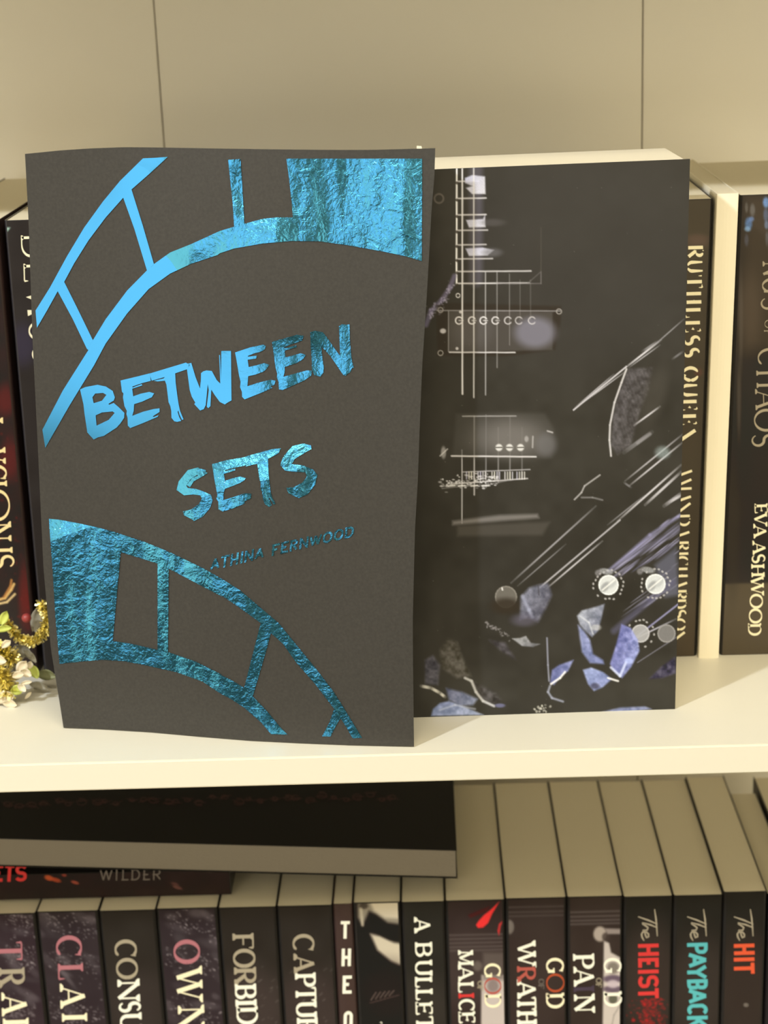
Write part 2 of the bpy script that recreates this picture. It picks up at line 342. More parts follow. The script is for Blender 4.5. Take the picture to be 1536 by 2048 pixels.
def decal(name, parent, polys, surf, material, off=0.00012):
    parent = part_of(parent, 'front_cover' if 'scroll' in name else 'cover'); parent = part_of(parent, 'spine')
    V = []; F = []
    for k, p in enumerate(polys):
        b = len(V)
        for x, y in p: V.append(surf.hit(x, y, off+(k % 7)*0.000004))
        F.append(list(range(b, b+len(p))))
    o = mesh_obj(name, V, F, material, parent); return o

# ------------------------------------------------------------------ the setting
SPY = 0.0922                       # plane of the spines
WALLY = 0.256                      # face of the bookcase back
SH = 0.0125                        # board thickness
LOWTOP = -0.1205; LOWZ = LOWTOP-0.203
def structure(o): o['kind'] = 'structure'; return o
structure(bevbox('floor', -3.2, 3.2, -4.2, .6, -1.25, -1.15, M['floor'], bev=0))
structure(bevbox('ceiling', -3.2, 3.2, -4.2, .6, 1.5, 1.6, M['ceil'], bev=0))
structure(bevbox('wall_back', -3.2, 3.2, .30, .40, -1.15, 1.5, M['room_wall'], bev=0))

structure(bevbox('wall_front', -3.1, 0.4, -3.62, -3.5, -1.15, 1.5, M['front_wall'], bev=0))
gpane = structure(bevbox('added_glow_pane_1', -2.9, -1.35, -3.5, -3.49, -.55, 1.1, M['glow_pane'], bev=0))  # added glowing pane, out of view, giving the foil a bright reflection
for a_ in ((-2.96, -2.9, -.61, 1.16), (-1.35, -1.29, -.61, 1.16), (-2.9, -1.35, 1.1, 1.16), (-2.9, -1.35, -.61, -.55)):
    bevbox('glow_pane_rim', a_[0], a_[1], -3.5, -3.44, a_[2], a_[3], M['laminate'], gpane, bev=.004)  # rim of the added glowing pane
bc = thing('bookcase', 'cream laminate bookcase whose shelves carry all the books', 'bookcase')
xs = [on_y(318, 150, WALLY)[0], on_y(1285, 140, WALLY)[0]]
pw = xs[1]-xs[0]
edges = [xs[0]-2*pw, xs[0]-pw, xs[0], xs[1], xs[1]+pw, xs[1]+2*pw]
for i in range(5):
    bevbox('back_panel', edges[i]+.0003, edges[i+1]-.0003, WALLY, WALLY+.012, -.75, .99, M['panel'], bc, bev=0.0004)
X0, X1 = edges[0], edges[-1]
bevbox('shelf_board', X0, X1, 0, WALLY, -SH, 0, M['laminate'], bc, bev=0.0007)
bevbox('shelf_board', X0, X1, 0, WALLY, LOWZ-SH, LOWZ, M['laminate'], bc, bev=0.0007)
bevbox('shelf_board', X0, X1, 0, WALLY, 0.320, 0.320+SH, M['laminate'], bc, bev=0.0007)
bevbox('side_panel', X0-.018, X0, 0, WALLY+.012, -1.15, .99, M['laminate'], bc)
bevbox('side_panel', X1, X1+.018, 0, WALLY+.012, -1.15, .99, M['laminate'], bc)
bevbox('shelf_board', X0, X1, 0, WALLY, -.70, -.70+SH, M['laminate'], bc)
bevbox('shelf_board', X0, X1, 0, WALLY, .66, .66+SH, M['laminate'], bc)
bevbox('top_board', X0-.018, X1+.018, 0, WALLY+.012, .99, 1.008, M['laminate'], bc)
bevbox('plinth', X0, X1, .02, .035, -1.15, -.71, M['laminate'], bc)
rebase(bc, ((X0+X1)/2, WALLY/2, -1.15))

# ------------------------------------------------------------------ upright books seen from the spine
def upright(name, label, x0, x1, ztop, zbot, cover, page='page', yf=SPY, depth=.121, lean=0.0, group=None, round_=.0016, shallow=0):
    """cover = spine + two boards in one wrap, page block inside; lean = extra x at the foot"""
    root = thing(name, label, 'book', group=group); W = x1-x0; c = .00035
    prof = []
    for q in range(5):                 # rounded left shoulder, gently convex spine, rounded right shoulder
        a = math.pi/2*q/4; prof.append((x0+round_*(1-math.cos(a))*.8, yf+round_*(1-math.sin(a))+.0004))
    for q in range(1, 6): t = q/6; prof.append((x0+round_*.8+(W-1.6*round_)*t, yf+.0004-.0004*math.sin(math.pi*t)))
    prof += [(x0+x1-x, y) for x, y in reversed(prof[:5])]
    outer = [(x0, yf+depth)]+prof+[(x1, yf+depth)]
    inner = [(x0+c, yf+depth)]+[(min(max(x, x0+c), x1-c), max(y, yf+c+.0004)) for x, y in prof]+[(x1-c, yf+depth)]
    n = len(outer); V = []
    for z, dx in ((ztop, 0), (zbot, lean)):
        V += [(x+dx, y, z) for x, y in outer]+[(x+dx, y, z) for x, y in inner]
    F = []
    for i in range(n-1):
        F += [(i, i+1, n+i+1, n+i), (2*n+i+1, 2*n+i, 3*n+i, 3*n+i+1), (i+1, i, 2*n+i, 2*n+i+1), (n+i, n+i+1, 3*n+i+1, 3*n+i)]
    F += [(0, n, 3*n, 2*n), (n-1, 3*n-1, 4*n-1, 2*n-1)]
    cv = mesh_obj('cover', V, F, M[cover], root)
    cen = (x0+x1)/2; pp = [(x+(.00008 if x < cen else -.00008), min(y+.00012, yf+depth-.0008)) for x, y in inner]; z1 = ztop-.0004; k = len(pp)
    pv = [(x, y, z1) for x, y in pp]+[(x+lean, y, zbot+.0004) for x, y in pp]
    mesh_obj('page_block', pv, [tuple(range(k)), tuple(range(2*k-1, k-1, -1))]+[(q, k+q, k+(q+1) % k, (q+1) % k) for q in range(k)], M[page], root)
    root['x0'] = x0; root['x1'] = x1
    return root
def part_of(root, nm):
    return next((c_ for c_ in root.children if c_.name.split('.')[0] == nm), root)
def finish(root, x, z, y=SPY+.06):
    for k in ('x0', 'x1'):
        if k in root: del root[k]
    rebase(root, (x, y, z))
class SpineFace:
    def __init__(s, yf): s.pl = Plane((0, yf, 0), (0, -1, 0))
    def hit(s, px, py, off): return s.pl.hit(px, py, off)
SPF = SpineFace(SPY)
def spine_art(root, x0, x1, ztop, zbot, canvas, yf=SPY, lean=0, step=1.7):
    wpx = abs(to_px((x1, yf, ztop))[0]-to_px((x0, yf, ztop))[0]); hpx = abs(to_px((x0, yf, zbot))[1]-to_px((x0, yf, ztop))[1])
    m = .0012
    return art_grid('spine_art', part_of(root, 'cover'), (x0+m, yf, ztop-.0002), (x1-m, yf, ztop-.0002), (x0+m+lean, yf, zbot+.0002), (x1-m+lean, yf, zbot+.0002), canvas, max(8, int(wpx/step)), max(8, int(hpx/step)), M['sprint'], .00008)

# ---- lower row: sixteen paperbacks standing side by side
def smoky(cv, seed, x0, x1, amt=60, tint=(1, .93, 1.0)):
    """grey smoke drifting over the upper part of a spine"""
    g = np.random.default_rng(seed)
    for _ in range(26):
        cx = x0+g.random()*(x1-x0); cy = 1825+g.random()**1.3*220; a = g.uniform(.15, .5)
        v = 60+amt*g.random(); cv.blob(cx, cy, g.uniform(8, 26), g.uniform(4, 9), (v*tint[0], v*tint[1], v*tint[2]), a, 1.2, g.uniform(.1, .9))
    for _ in range(260):
        k = g.integers(0, 3); cx = x0+(x1-x0)*(.15+.85*g.random()); cy = [1832, 1905, 2010][k]+g.normal()*14+(cx-x0)*.25
        v = g.uniform(110, 175); cv.blob(cx, cy, g.uniform(1.2, 3.2), g.uniform(.8, 1.6), (v, v*.95, v), g.uniform(.25, .6), .8, g.uniform(-.3, 1))
def specks(cv, seed, x0, x1, y0=1935):
    g = np.random.default_rng(seed)
    for _ in range(26):
        cx, cy = g.uniform(x0, x1), g.uniform(y0, 2060); v = g.uniform(110, 170); l = g.uniform(1, 7)
        cv.line([(cx, cy), (cx+l, cy-l*.8)], 1.4, (v, v*.96, v*.96), g.uniform(.2, .6), 1.2)
LROW = {}
bounds = [(72, -.1922, -.1635), (197, 0, 0)]
low_edges = [(-30, 70), (72.5, 195), (198, 309.5), (312.5, 433), (437, 549), (556, 662.6), (666.5, 703.5), (707, 800), (803, 886), (893.5, 1007), (1013.5, 1131.6), (1135.7, 1243.6), (1249.6, 1343.8), (1350, 1444), (1450.5, 1532)]
def lowx(px, up=False): return on_z(px, 1828-.031*(px-72), LOWTOP)[0] if False else on_y(px, 1828-.031*(px-72), SPY)[0]
low_labels = [
 ('black paperback with smoky spine, tall widely spaced pinkish T and R, leftmost in lower row', 'black_cover'),
 ('paperback with smoky dark spine and widely spaced pink to cream letters starting with C', 'black_cover'),
 ('plain dark paperback with cream serif capitals C O N S, between two smoky spines', 'black_cover'),
 ('smoky dark paperback with big pink round O above cream W and N', 'black_cover'),
 ('dark paperback with cream serif capitals starting with F, speckled lower down', 'black_cover'),
 ('dark paperback with cream capitals starting C A P, left of the thin brown spine', 'black_cover'),
 ('thin reddish brown book with upright white letters stacked one under another', 'brown_cover'),
 ('paperback whose spine shows a pale blurred face in black and white photo', 'black_cover'),
 ('dark paperback with a single cream A then a word starting with B', 'black_cover'),
 ('dark paperback with a red petal at top and pale strip at lower right', 'black_cover'),
 ('dark brown paperback with large cream capitals starting with W, faint moon at left edge', 'black_cover'),
 ('dark paperback with grey moon, pale strip on right and cream capitals starting with P', 'black_cover'),
 ('black paperback with grey handwritten word above bold red capitals', 'black_cover'),
 ('black paperback with grey handwritten word above bold turquoise capitals', 'black_cover'),
 ('black paperback with grey handwritten word above short bold orange capitals', 'black_cover')]
LG = 'paperbacks standing in the lower row'
for i, ((pa, pb), (lab, cov)) in enumerate(zip(low_edges, low_labels)):
    qa = (low_edges[i-1][1]+pa)/2 if i else pa; qb = (low_edges[i+1][0]+pb)/2 if i < 14 else pb+3
    x0, x1 = lowx(qa)+.0003, lowx(qb)-.0003; zt = LOWTOP+(-.0009, -.0004, -.0007, -.0003, -.0006, -.0005, -.0001, .0003, 0, .0002, .0006, .0006, 0, .0, .0012)[i]
    r = upright('thin_book' if i == 6 else 'paperback_book', lab, x0-.0002, x1+.0002, zt, LOWZ, cov, group=LG, round_=.0021)
    LROW[i] = (r, x0, x1, zt)
def lower_art(i, fn, bg):
    r, x0, x1, zt = LROW[i]; pa, pb = low_edges[i]
    cv = Canvas(pa-6, 1770, pb+24, 2075, bg); cv.noise(40, 5); fn(cv, pa, pb)
    spine_art(r, x0, x1, zt, LOWZ+.12, cv)
DK = (52, 49, 47)
lower_art(0, lambda c, a, b: smoky(c, 1, 0, b), (58, 50, 55))
lower_art(1, lambda c, a, b: smoky(c, 2, a, b+12), (56, 50, 54))
lower_art(2, lambda c, a, b: c.blob(270, 2010, 60, 70, (64, 58, 58), .6, 1), DK)
lower_art(3, lambda c, a, b: smoky(c, 4, a, b+10), (56, 50, 54))
lower_art(4, lambda c, a, b: (c.blob(500, 2020, 70, 80, (70, 62, 62), .7, 1), specks(c, 5, a, b+10)), DK)
lower_art(5, lambda c, a, b: (c.blob(620, 2020, 70, 80, (68, 60, 60), .7, 1), specks(c, 6, a, b+10)), DK)
def art_face(c, a, b):
    for p, v, al in (([(715, 1800), (740, 1797), (812, 1797), (812, 1850), (775, 1845), (752, 1828), (738, 1822), (725, 1850), (716, 1835)], 150, .9),
                     ([(738, 1800), (800, 1800), (806, 1838), (770, 1836), (748, 1822)], 215, .8),
                     ([(741, 1868), (760, 1872), (788, 1885), (812, 1888), (812, 1935), (782, 1922), (755, 1900)], 205, .95)):
        c.poly(p, (v, v*.96, v*.88), al, 7)
    c.poly([(745, 1845), (775, 1858), (812, 1850), (812, 1876), (780, 1880), (755, 1868)], (28, 25, 24), .9, 6)
    c.blob(727, 1812, 9, 6, (60, 54, 50), .8, .8); c.line([(722, 1818), (725, 1850)], 5, (190, 182, 165), .8, 4)
    c.blob(770, 1990, 60, 60, (46, 36, 38), .8, 1.2)
    for k in range(5): c.line([(742+k*9, 2000-k*2), (752+k*9, 1985-k)], 1.6, (150, 140, 132), .6, 1.4)
    c.line([(740, 2006), (798, 1990)], 1.3, (130, 120, 112), .5, 1.5)
lower_art(7, art_face, (38, 33, 34))
lower_art(8, lambda c, a, b: c.blob(850, 2020, 60, 60, (60, 56, 54), .6, 1), (50, 49, 47))
def bands(c, a, b, ys, v=96, al=.55):
    for y in ys: c.line([(a-5, y+3), (b+5, y)], 3.5, (v, v*.93, v*.93), al, 3)
def art_petal(c, a, b):
    c.blob(950, 1940, 90, 70, (74, 66, 66), .6, 1.2); bands(c, a, b, (1868, 1876, 1884, 1892, 1899), 108, .45)
    c.poly([(963, 1950), (1012, 1950), (1016, 2070), (962, 2070)], (196, 188, 188), .92, 4); c.poly([(966, 1905), (1008, 1905), (1008, 1960), (966, 1960)], (100, 92, 90), .7, 9)
    c.blob(986, 1972, 12, 13, (120, 108, 110), .8, .8); c.blob(955, 1932, 9, 10, (120, 112, 108), .6, .8)
    c.poly([(937, 1830), (980, 1812), (975, 1822), (940, 1836)], (84, 28, 36), .7, 4)
    c.poly([(999, 1803), (984, 1828), (976, 1846), (966, 1855), (956, 1856), (952, 1850), (958, 1841), (968, 1830), (981, 1820)], (222, 60, 62), 1, 1.6)
    c.poly([(1007, 1840), (1001, 1852), (998, 1872), (995, 1862), (998, 1848)], (200, 60, 62), .9, 2)
lower_art(9, art_petal, (58, 50, 50))
def art_wrath(c, a, b):
    bands(c, a, b, (1812, 1822, 1830), 92, .5); c.blob(1019, 1854, 9, 14, (130, 124, 120), .8, .5); c.blob(1080, 1950, 60, 120, (68, 60, 58), .5, 1.3)
lower_art(10, art_wrath, (58, 51, 50))
def art_moon(c, a, b):
    bands(c, a, b, (1822, 1831, 1839, 1846), 104, .55)
    c.blob(1200, 1868, 13, 15, (168, 158, 152), .95, .45); c.blob(1212, 1874, 8, 9, (70, 62, 60), .8, .6)
    c.poly([(1210, 1857), (1246, 1858), (1246, 1868), (1215, 1868)], (160, 150, 148), .8, 4)
    c.poly([(1208, 1882), (1218, 1886), (1222, 1905), (1240, 1915), (1246, 1920), (1246, 2075), (1205, 2075)], (196, 188, 186), .95, 4)
    c.blob(1226, 1936, 12, 12, (104, 98, 92), .75, .6); c.blob(1226, 1958, 20, 8, (92, 78, 96), .9, .6); c.blob(1226, 1978, 20, 7, (92, 78, 96), .9, .6); c.blob(1226, 1968, 12, 8, (190, 178, 190), .9, .7)
    c.blob(1226, 1998, 9, 10, (86, 86, 76), .9, .5)
    c.line([(1238, 2014), (1228, 2030), (1222, 2060)], 2, (130, 124, 122), .8, 2)
lower_art(11, art_moon, (60, 53, 51))
def art_heist(c, a, b):
    g = np.random.default_rng(3); c.blob(1300, 1960, 60, 110, (66, 58, 56), .7, 1)
    for _ in range(300):
        x, y = g.normal(1298, 15), g.uniform(1998, 2075); c.blob(x, y, g.uniform(1, 4), g.uniform(1, 3), (150+g.random()*50, 46, 48), g.uniform(.15, .5), .8)
lower_art(12, art_heist, (46, 45, 43))
lower_art(13, lambda c, a, b: c.blob(1400, 1980, 70, 110, (64, 58, 56), .7, 1), (46, 45, 43))
lower_art(14, lambda c, a, b: (c.blob(1490, 1980, 70, 110, (62, 54, 52), .7, 1), c.blob(1492, 2010, 5, 4, (130, 124, 120), .7, .8)), (46, 45, 43))

def put(i, spec, ink, name='title_lettering', **k):
    decal(name, LROW[i][0], down_letters(spec, **k), SPF, M['ink_'+ink], .00016)
put(0, [('T', -7, 44, 1884, 1921)], 'pink'); put(0, [('R', -2, 49, 1939, 1970)], 'tan'); put(0, [('A', 3, 54, 1990, 2027), ('I', 6, 57, 2038, 2052)], 'cream')
put(1, [('C', 112, 163, 1872, 1916), ('L', 116, 166, 1929, 1960)], 'pink'); put(1, [('A', 120, 170, 1972, 2012), ('I', 124, 174, 2026, 2044)], 'cream')
put(2, [('C', 229, 273, 1880, 1916), ('O', 232, 275, 1918, 1957)], 'tan', thin=.07); put(2, [('N', 235, 279, 1961, 2002), ('S', 238, 281, 2004, 2024), ('U', 240, 283, 2027, 2062)], 'white', thin=.07)
put(3, [('O', 347, 399, 1882, 1926)], 'pink'); put(3, [('W', 352, 404, 1939, 1999), ('N', 356, 408, 2014, 2058)], 'cream')
put(4, [('F', 465, 507, 1868, 1899), ('O', 466, 510, 1900, 1934), ('R', 468, 512, 1937, 1968)], 'tan', thin=.07); put(4, [('B', 470, 512, 1971, 1997), ('I', 471, 513, 1999, 2013), ('D', 473, 515, 2015, 2049)], 'white', thin=.07)
put(5, [('C', 585, 628, 1869, 1904), ('A', 587, 629, 1911, 1943)], 'tan', thin=.07); put(5, [('P', 590, 631, 1948, 1974), ('T', 591, 632, 1975, 2002), ('U', 592, 633, 2004, 2035), ('R', 594, 635, 2038, 2066)], 'white', thin=.07)
pl = []
for ch, xl, xr, y0, y1 in (('T', 679, 697, 1842, 1877), ('H', 681, 699.5, 1897, 1932), ('E', 683, 701, 1951, 1987), ('O', 685, 703, 2022, 2060)):
    pl += place(glyph(ch, xr-xl, y1-y0, 6.2, 6.2, 'sans'), (xl+2, y1), (1, -.02), (.02, -1))
decal('title_lettering', LROW[6][0], pl, SPF, M['ink_white'], .00016)
put(7, [('T', 745, 764, 2044, 2060)], 'white')
put(8, [('A', 828, 861, 1837, 1863), ('B', 830, 864, 1886, 1913), ('U', 830, 864, 1921, 1951), ('L', 830, 864, 1955, 1975), ('L', 831, 865, 1979, 2000), ('E', 831, 865, 2005, 2030), ('T', 832, 866, 2033, 2060)], 'white', thin=.08)
put(9, [('M', 916, 946, 1902, 1930), ('A', 916, 947, 1932, 1960), ('L', 916, 947, 1964, 1985)], 'white', thin=.08); put(9, [('I', 917, 948, 1985, 1998)], 'red', thin=.08); put(9, [('C', 917, 949, 1999, 2023), ('E', 917, 950, 2025, 2047)], 'white', thin=.08)
put(9, [('G', 968, 1001, 1928, 1955), ('D', 969, 1002, 1989, 2015)], 'cream', 'series_lettering', thin=.08); put(9, [('O', 968, 1002, 1956, 1988)], 'softred', 'series_lettering', thick=.13)
put(9, [('O', 955, 967, 1962, 1972), ('F', 955, 967, 1973, 1981)], 'tan', 'series_lettering', thin=.09)
put(10, [('W', 1034, 1071, 1886, 1931), ('A', 1034, 1072, 1962, 1994), ('T', 1034, 1072, 1995, 2020), ('H', 1034, 1073, 2023, 2049)], 'white', thin=.08); put(10, [('R', 1034, 1071, 1934, 1961)], 'softred', thin=.08)
put(10, [('G', 1092, 1127, 1917, 1946), ('D', 1092, 1128, 1988, 2016)], 'cream', 'series_lettering', thin=.08); put(10, [('O', 1092, 1128, 1948, 1984)], 'ember', 'series_lettering', thick=.12); put(10, [('O', 1077, 1088, 1958, 1968), ('F', 1077, 1088, 1969, 1978)], 'grey', 'series_lettering', thin=.09)
put(11, [('P', 1146, 1188, 1910, 1938), ('A', 1147, 1188, 1937, 1969), ('N', 1148, 1189, 1991, 2024)], 'white', thin=.06); put(11, [('I', 1147, 1188, 1970, 1986)], 'purple', thin=.06)
put(11, [('G', 1207, 1242, 1917, 1946), ('D', 1207, 1243, 1985, 2013)], 'white', 'series_lettering', thin=.08); put(11, [('O', 1192, 1203, 1956, 1966), ('F', 1192, 1203, 1967, 1975)], 'tan', 'series_lettering', thin=.09)
for i, dx, col, sp in ((12, 0, 'red', [('H', 1888, 1912), ('E', 1916, 1935), ('I', 1939, 1948), ('S', 1951, 1976), ('T', 1977, 1997)]),
                       (13, 98, 'teal', [('P', 1886, 1908), ('A', 1907, 1934), ('Y', 1932, 1957), ('B', 1959, 1979), ('A', 1979, 2006), ('C', 2008, 2030), ('K', 2032, 2056)]),
                       (14, 191.5, 'orange', [('H', 1888, 1910), ('I', 1914, 1924), ('T', 1926, 1948)])):
    put(i, [(ch, 1276+dx, 1317+dx, y0, y1) for ch, y0, y1 in sp], col, style='sans', thick=.18)
    s = []
    for pts in ([(1309, 1818), (1312, 1838), (1314.5, 1872)], [(1276, 1833), (1296, 1840), (1315, 1848)], [(1284, 1845), (1300, 1849), (1315, 1855)], [(1284, 1847), (1291, 1851), (1296, 1855), (1294, 1860), (1285, 1860)], [(1289, 1864), (1291, 1870), (1293, 1875), (1297, 1873), (1297, 1868), (1293, 1864), (1286, 1863), (1283, 1868), (1284, 1874), (1288, 1881)]):
        s += strip([(x+dx, y) for x, y in pts], [1.8]+[3.2]*(len(pts)-2)+[1.8])
    decal('script_lettering', LROW[i][0], s, SPF, M['ink_tan'], .00016)
for i in LROW:
    r, x0, x1, zt = LROW[i]; finish(r, (x0+x1)/2, LOWZ)
# two more books at the right end of the lower row
xa = lowx(1540)
r = upright('thin_book', 'slim grey-brown paperback at the right end of the lower row, set back a little', xa, xa+.0135, LOWTOP-.003, LOWZ, 'navy_cover', yf=SPY+.004, depth=.105, group=LG); finish(r, xa+.007, LOWZ)
r = upright('paperback_book', 'last paperback at right edge of the lower row, only its page tops showing', xa+.0145, xa+.041, LOWTOP, LOWZ, 'black_cover', group=LG); finish(r, xa+.028, LOWZ)

# ---- books lying across the lower row
def lying(name, label, corner_r, corner_l, thick_r, thick_l, depth, cover, edge_mat, lip):
    """a book lying on its side; corner_r / corner_l are the bottom front corners, sloping if their heights differ"""
    root = thing(name, label, 'book'); R, L = np.array(corner_r, float), np.array(corner_l, float); up = np.array((0, 0, 1.)); bk = np.array((0, 1., 0))
    def slab(nm, a, b, i0, i1, m_):
        V = []
        for t in (a, b):
            for P, T in ((L, thick_l), (R, thick_r)):
                e = unit(R-L)*(i0 if P is L else -i0)
                V += [P+e+up*T*t+bk*i1, P+e+up*T*t+bk*(depth-.0003)]
        return mesh_obj(nm, V, [(0, 1, 3, 2), (4, 6, 7, 5), (0, 2, 6, 4), (2, 3, 7, 6), (3, 1, 5, 7), (1, 0, 4, 5)], m_, root)
    slab('page_block' if lip else 'spine', .04, .965, .0006 if lip else 0, .0006 if lip else 0, edge_mat)
    slab('back_cover', 0, .035, 0, 0, cover); slab('front_cover', .97, 1.0, 0, 0, cover)
    return root
wxx = on_z(464, 1783, LOWTOP)[0]; _a = on_y(915, 1757, .1000); _b2 = on_y(0, 1733, .1000)
wt = float(_a[2]+(_b2[2]-_a[2])*(wxx-_a[0])/(_b2[0]-_a[0]))-LOWTOP-.0006
wil = lying('paperback_book', 'dark paperback lying flat under the grey-edged book, red and grey capitals on spine', (on_z(464, 1783, LOWTOP)[0], .1035, LOWTOP+.0003), (on_z(464, 1783, LOWTOP)[0]-.203, .1035, LOWTOP+.0003), wt, wt, .12, M['black_cover'], M['black_cover'], False)
cvw = Canvas(-40, 1700, 480, 1810, (50, 42, 42)); cvw.noise(30, 6)
for (x, y, rx, ry, c_) in ((98, 1756, 9, 5, (205, 95, 60)), (112, 1760, 10, 4, (180, 80, 55)), (150, 1765, 8, 3, (170, 85, 70)), (95, 1740, 14, 3, (130, 50, 50)), (128, 1750, 5, 3, (150, 70, 60)), (355, 1775, 10, 3, (110, 75, 72)), (415, 1740, 10, 4, (90, 80, 76)), (350, 1768, 8, 3, (95, 66, 64))):
    cvw.blob(x, y, rx, ry, c_, .8, .8, .3)
wx = on_z(464, 1783, LOWTOP)[0]
art_grid('spine_art', part_of(wil, 'spine'), (wx-.15, .1035, LOWTOP+wt), (wx-.0005, .1035, LOWTOP+wt), (wx-.15, .1035, LOWTOP+.0004), (wx-.0005, .1035, LOWTOP+.0004), cvw, 300, 50, M['sprint'], .0001)
WPL = Plane((0, .1035, 0), (0, -1, 0))
pl = []
for ch, xl, xr in (('W', 200, 224), ('I', 229, 237), ('L', 243, 257), ('D', 262, 280), ('E', 286, 300), ('R', 305, 322)):
    yb = 1761-.012*(xl-200); pl += place(glyph(ch, xr-xl, 22, 2.6, 2.6, 'sans'), (xl, yb), (1, -.012), (.03, -1))
decal('author_lettering', wil, pl, WPL, M['ink_grey'], .0002)
pl = []
for ch, xl, xr in (('E', -14, 5), ('T', 9, 27), ('S', 30, 53)):
    pl += place(glyph(ch, xr-xl, 34, 6.5, 6.5, 'sans'), (xl, 1763-.01*xl), (1, -.012), (.06, -1))
decal('title_lettering', wil, pl, WPL, M['ink_red'], .0002)
rebase(wil, (wx-.1, .16, LOWTOP))
GY = .1000
gR = on_y(915, 1757, GY); gL0 = on_y(0, 1733, GY); sl = (gL0-gR)/np.linalg.norm(gL0-gR)
gL = gR+sl*.235
gT = on_y(915, 1700, GY)[2]-gR[2]
gry = lying('paperback_book', 'large black book with grey page edges lying tilted across the lower row', gR, gL, gT, gT, .15, M['lying_cover'], M['grey_edge'], True)
# faint red scrollwork printed on its upper cover
tp = Plane(gR+np.array((0, 0, gT)), np.cross(sl, (0, 1, 0)))
sw = []
g = np.random.default_rng(11)
for q in range(34):
    cx = 20+q*24+g.uniform(-6, 6); cy = 1609-.02*cx*1.0+g.uniform(-6, 6); r0 = g.uniform(6, 13); a0 = g.uniform(0, 360)
    if cx > 800: break
    pts = [(cx+r0*(1-.5*t)*math.cos(math.radians(a0+420*t)), cy+.6*r0*(1-.5*t)*math.sin(math.radians(a0+420*t))) for t in np.linspace(0, 1, 14)]
    sw += strip(pts, list(np.linspace(2.4, .8, 14)))
    sw += strip([(cx-12, cy+g.uniform(-6, 6)), (cx, cy+g.uniform(-3, 3)), (cx+14, cy+g.uniform(-6, 6))], [.8, 2.2, .8])
decal('cover_scrollwork', gry, sw, tp, M['ink_darkred'], .0002)
rebase(gry, ((gR[0]+gL[0])/2, GY+.07, LOWTOP))

# ------------------------------------------------------------------ upper shelf, spines
UG = 'books standing on the upper shelf'
def upx(px, py): return on_y(px, py, SPY)[0]
# right: black book behind the guitar book
rx1 = upx(1427, 402); rx0 = rx1-.027; zr = .2022
ruth = upright('paperback_book', 'black paperback with cream stencil-like capitals on spine, half hidden behind the guitar cover', rx0, rx1, zr, 0, 'black_cover', lean=-.0035, group=UG)
cv = Canvas(1260, 380, 1440, 1330, (70, 64, 56)); cv.noise(60, 6)
for y in (475, 480, 488): cv.blob(1395, y, 22, 8, (96, 80, 74), .5, 1.2)
cv.blob(1397, 745, 8, 8, (92, 66, 58), .7, 1); cv.poly([(1370, 1190), (1400, 1190), (1400, 1330), (1350, 1330)], (78, 68, 56), .6, 30)
spine_art(ruth, rx0, rx1, zr, 0, cv, lean=-.0035, step=2)
def slanted(word, rows, cap, x_at):
    out = []
    for ch, (y0, y1) in zip(word, rows):
        xr = x_at((y0+y1)/2); out.append((ch, xr-cap, xr, y0, y1))
    return out
xr_t = lambda y: np.interp(y, [492, 663, 873, 935, 1290], [1407, 1400, 1391, 1384.5, 1369])
sp1 = slanted('RUTHLESSQUEEN', [(492, 515), (521, 546), (551, 577), (584, 608), (616, 636), (642, 666), (672, 690), (697, 714), (735, 762), (767, 794), (800, 822), (829, 851), (858, 883)], 31, xr_t)
sp2 = slanted('AMANDARICHARDSON', [(933, 951), (956, 980), (985, 1002), (1004, 1026), (1029, 1052), (1056, 1073), (1083, 1100), (1104, 1111), (1113, 1132), (1135, 1155), (1157, 1175), (1180, 1198), (1199, 1217), (1220, 1236), (1238, 1260), (1262, 1284)], 24, xr_t)
decal('title_lettering', ruth, down_letters(sp1, 'stencil', .22, .05), SPF, M['ink_cream'], .00016)
decal('author_lettering', ruth, down_letters(sp2, 'stencil', .2, .05), SPF, M['ink_cream'], .00016)
finish(ruth, (rx0+rx1)/2, 0)
# plain cream block
sx0, sx1 = upx(1430, 398), upx(1476.5, 395)
slim = upright('thin_book', 'thin plain cream book with blank spine, between the two black spines', sx0+.0003, sx1-.0002, .2045, 0, 'plain', yf=SPY-.003, depth=.125, lean=-.0040, group=UG, round_=.0006)
finish(slim, (sx0+sx1)/2, 0)
ex0 = upx(1479, 392); ex1 = ex0+.036
eva = upright('paperback_book', 'glossy black paperback with blue glints and thin silver letters at the right edge', ex0+.0002, ex1, .2032, 0, 'black_cover', lean=-.0040, group=UG)
cv = Canvas(1430, 370, 1700, 1340, (44, 40, 38)); cv.noise(50, 6)
cv.poly([(1488, 385), (1600, 385), (1600, 700), (1480, 700)], (66, 58, 50), .8, 40); cv.blob(1500, 620, 22, 70, (84, 74, 66), .6, 1.3)
for (x, y, rx, ry, c_, a) in ((1497, 448, 7, 12, (90, 125, 185), .9), (1495, 458, 6, 5, (130, 170, 225), .8), (1503, 438, 5, 5, (95, 120, 170), .8), (1505, 420, 5, 12, (110, 110, 112), .7), (1493, 415, 3, 10, (110, 108, 106), .6), (1493, 480, 4, 12, (90, 95, 120), .6), (1532, 405, 6, 10, (110, 150, 215), .9), (1532, 430, 5, 14, (90, 105, 140), .7), (1533, 450, 4, 8, (110, 130, 170), .7), (1534, 478, 3, 14, (100, 104, 120), .6)):
    cv.blob(x, y, rx, ry, c_, a, .9, grain=.3)
for (x, y, ry) in ((1482, 640, 90), (1478, 800, 70)): cv.blob(x, y, 4, ry, (90, 84, 80), .5, 1.2)
cv.poly([(1440, 1168), (1600, 1163), (1600, 1340), (1430, 1340)], (84, 76, 64), .9, 5); cv.blob(1465, 1050, 14, 130, (56, 52, 48), .5, 1.2)
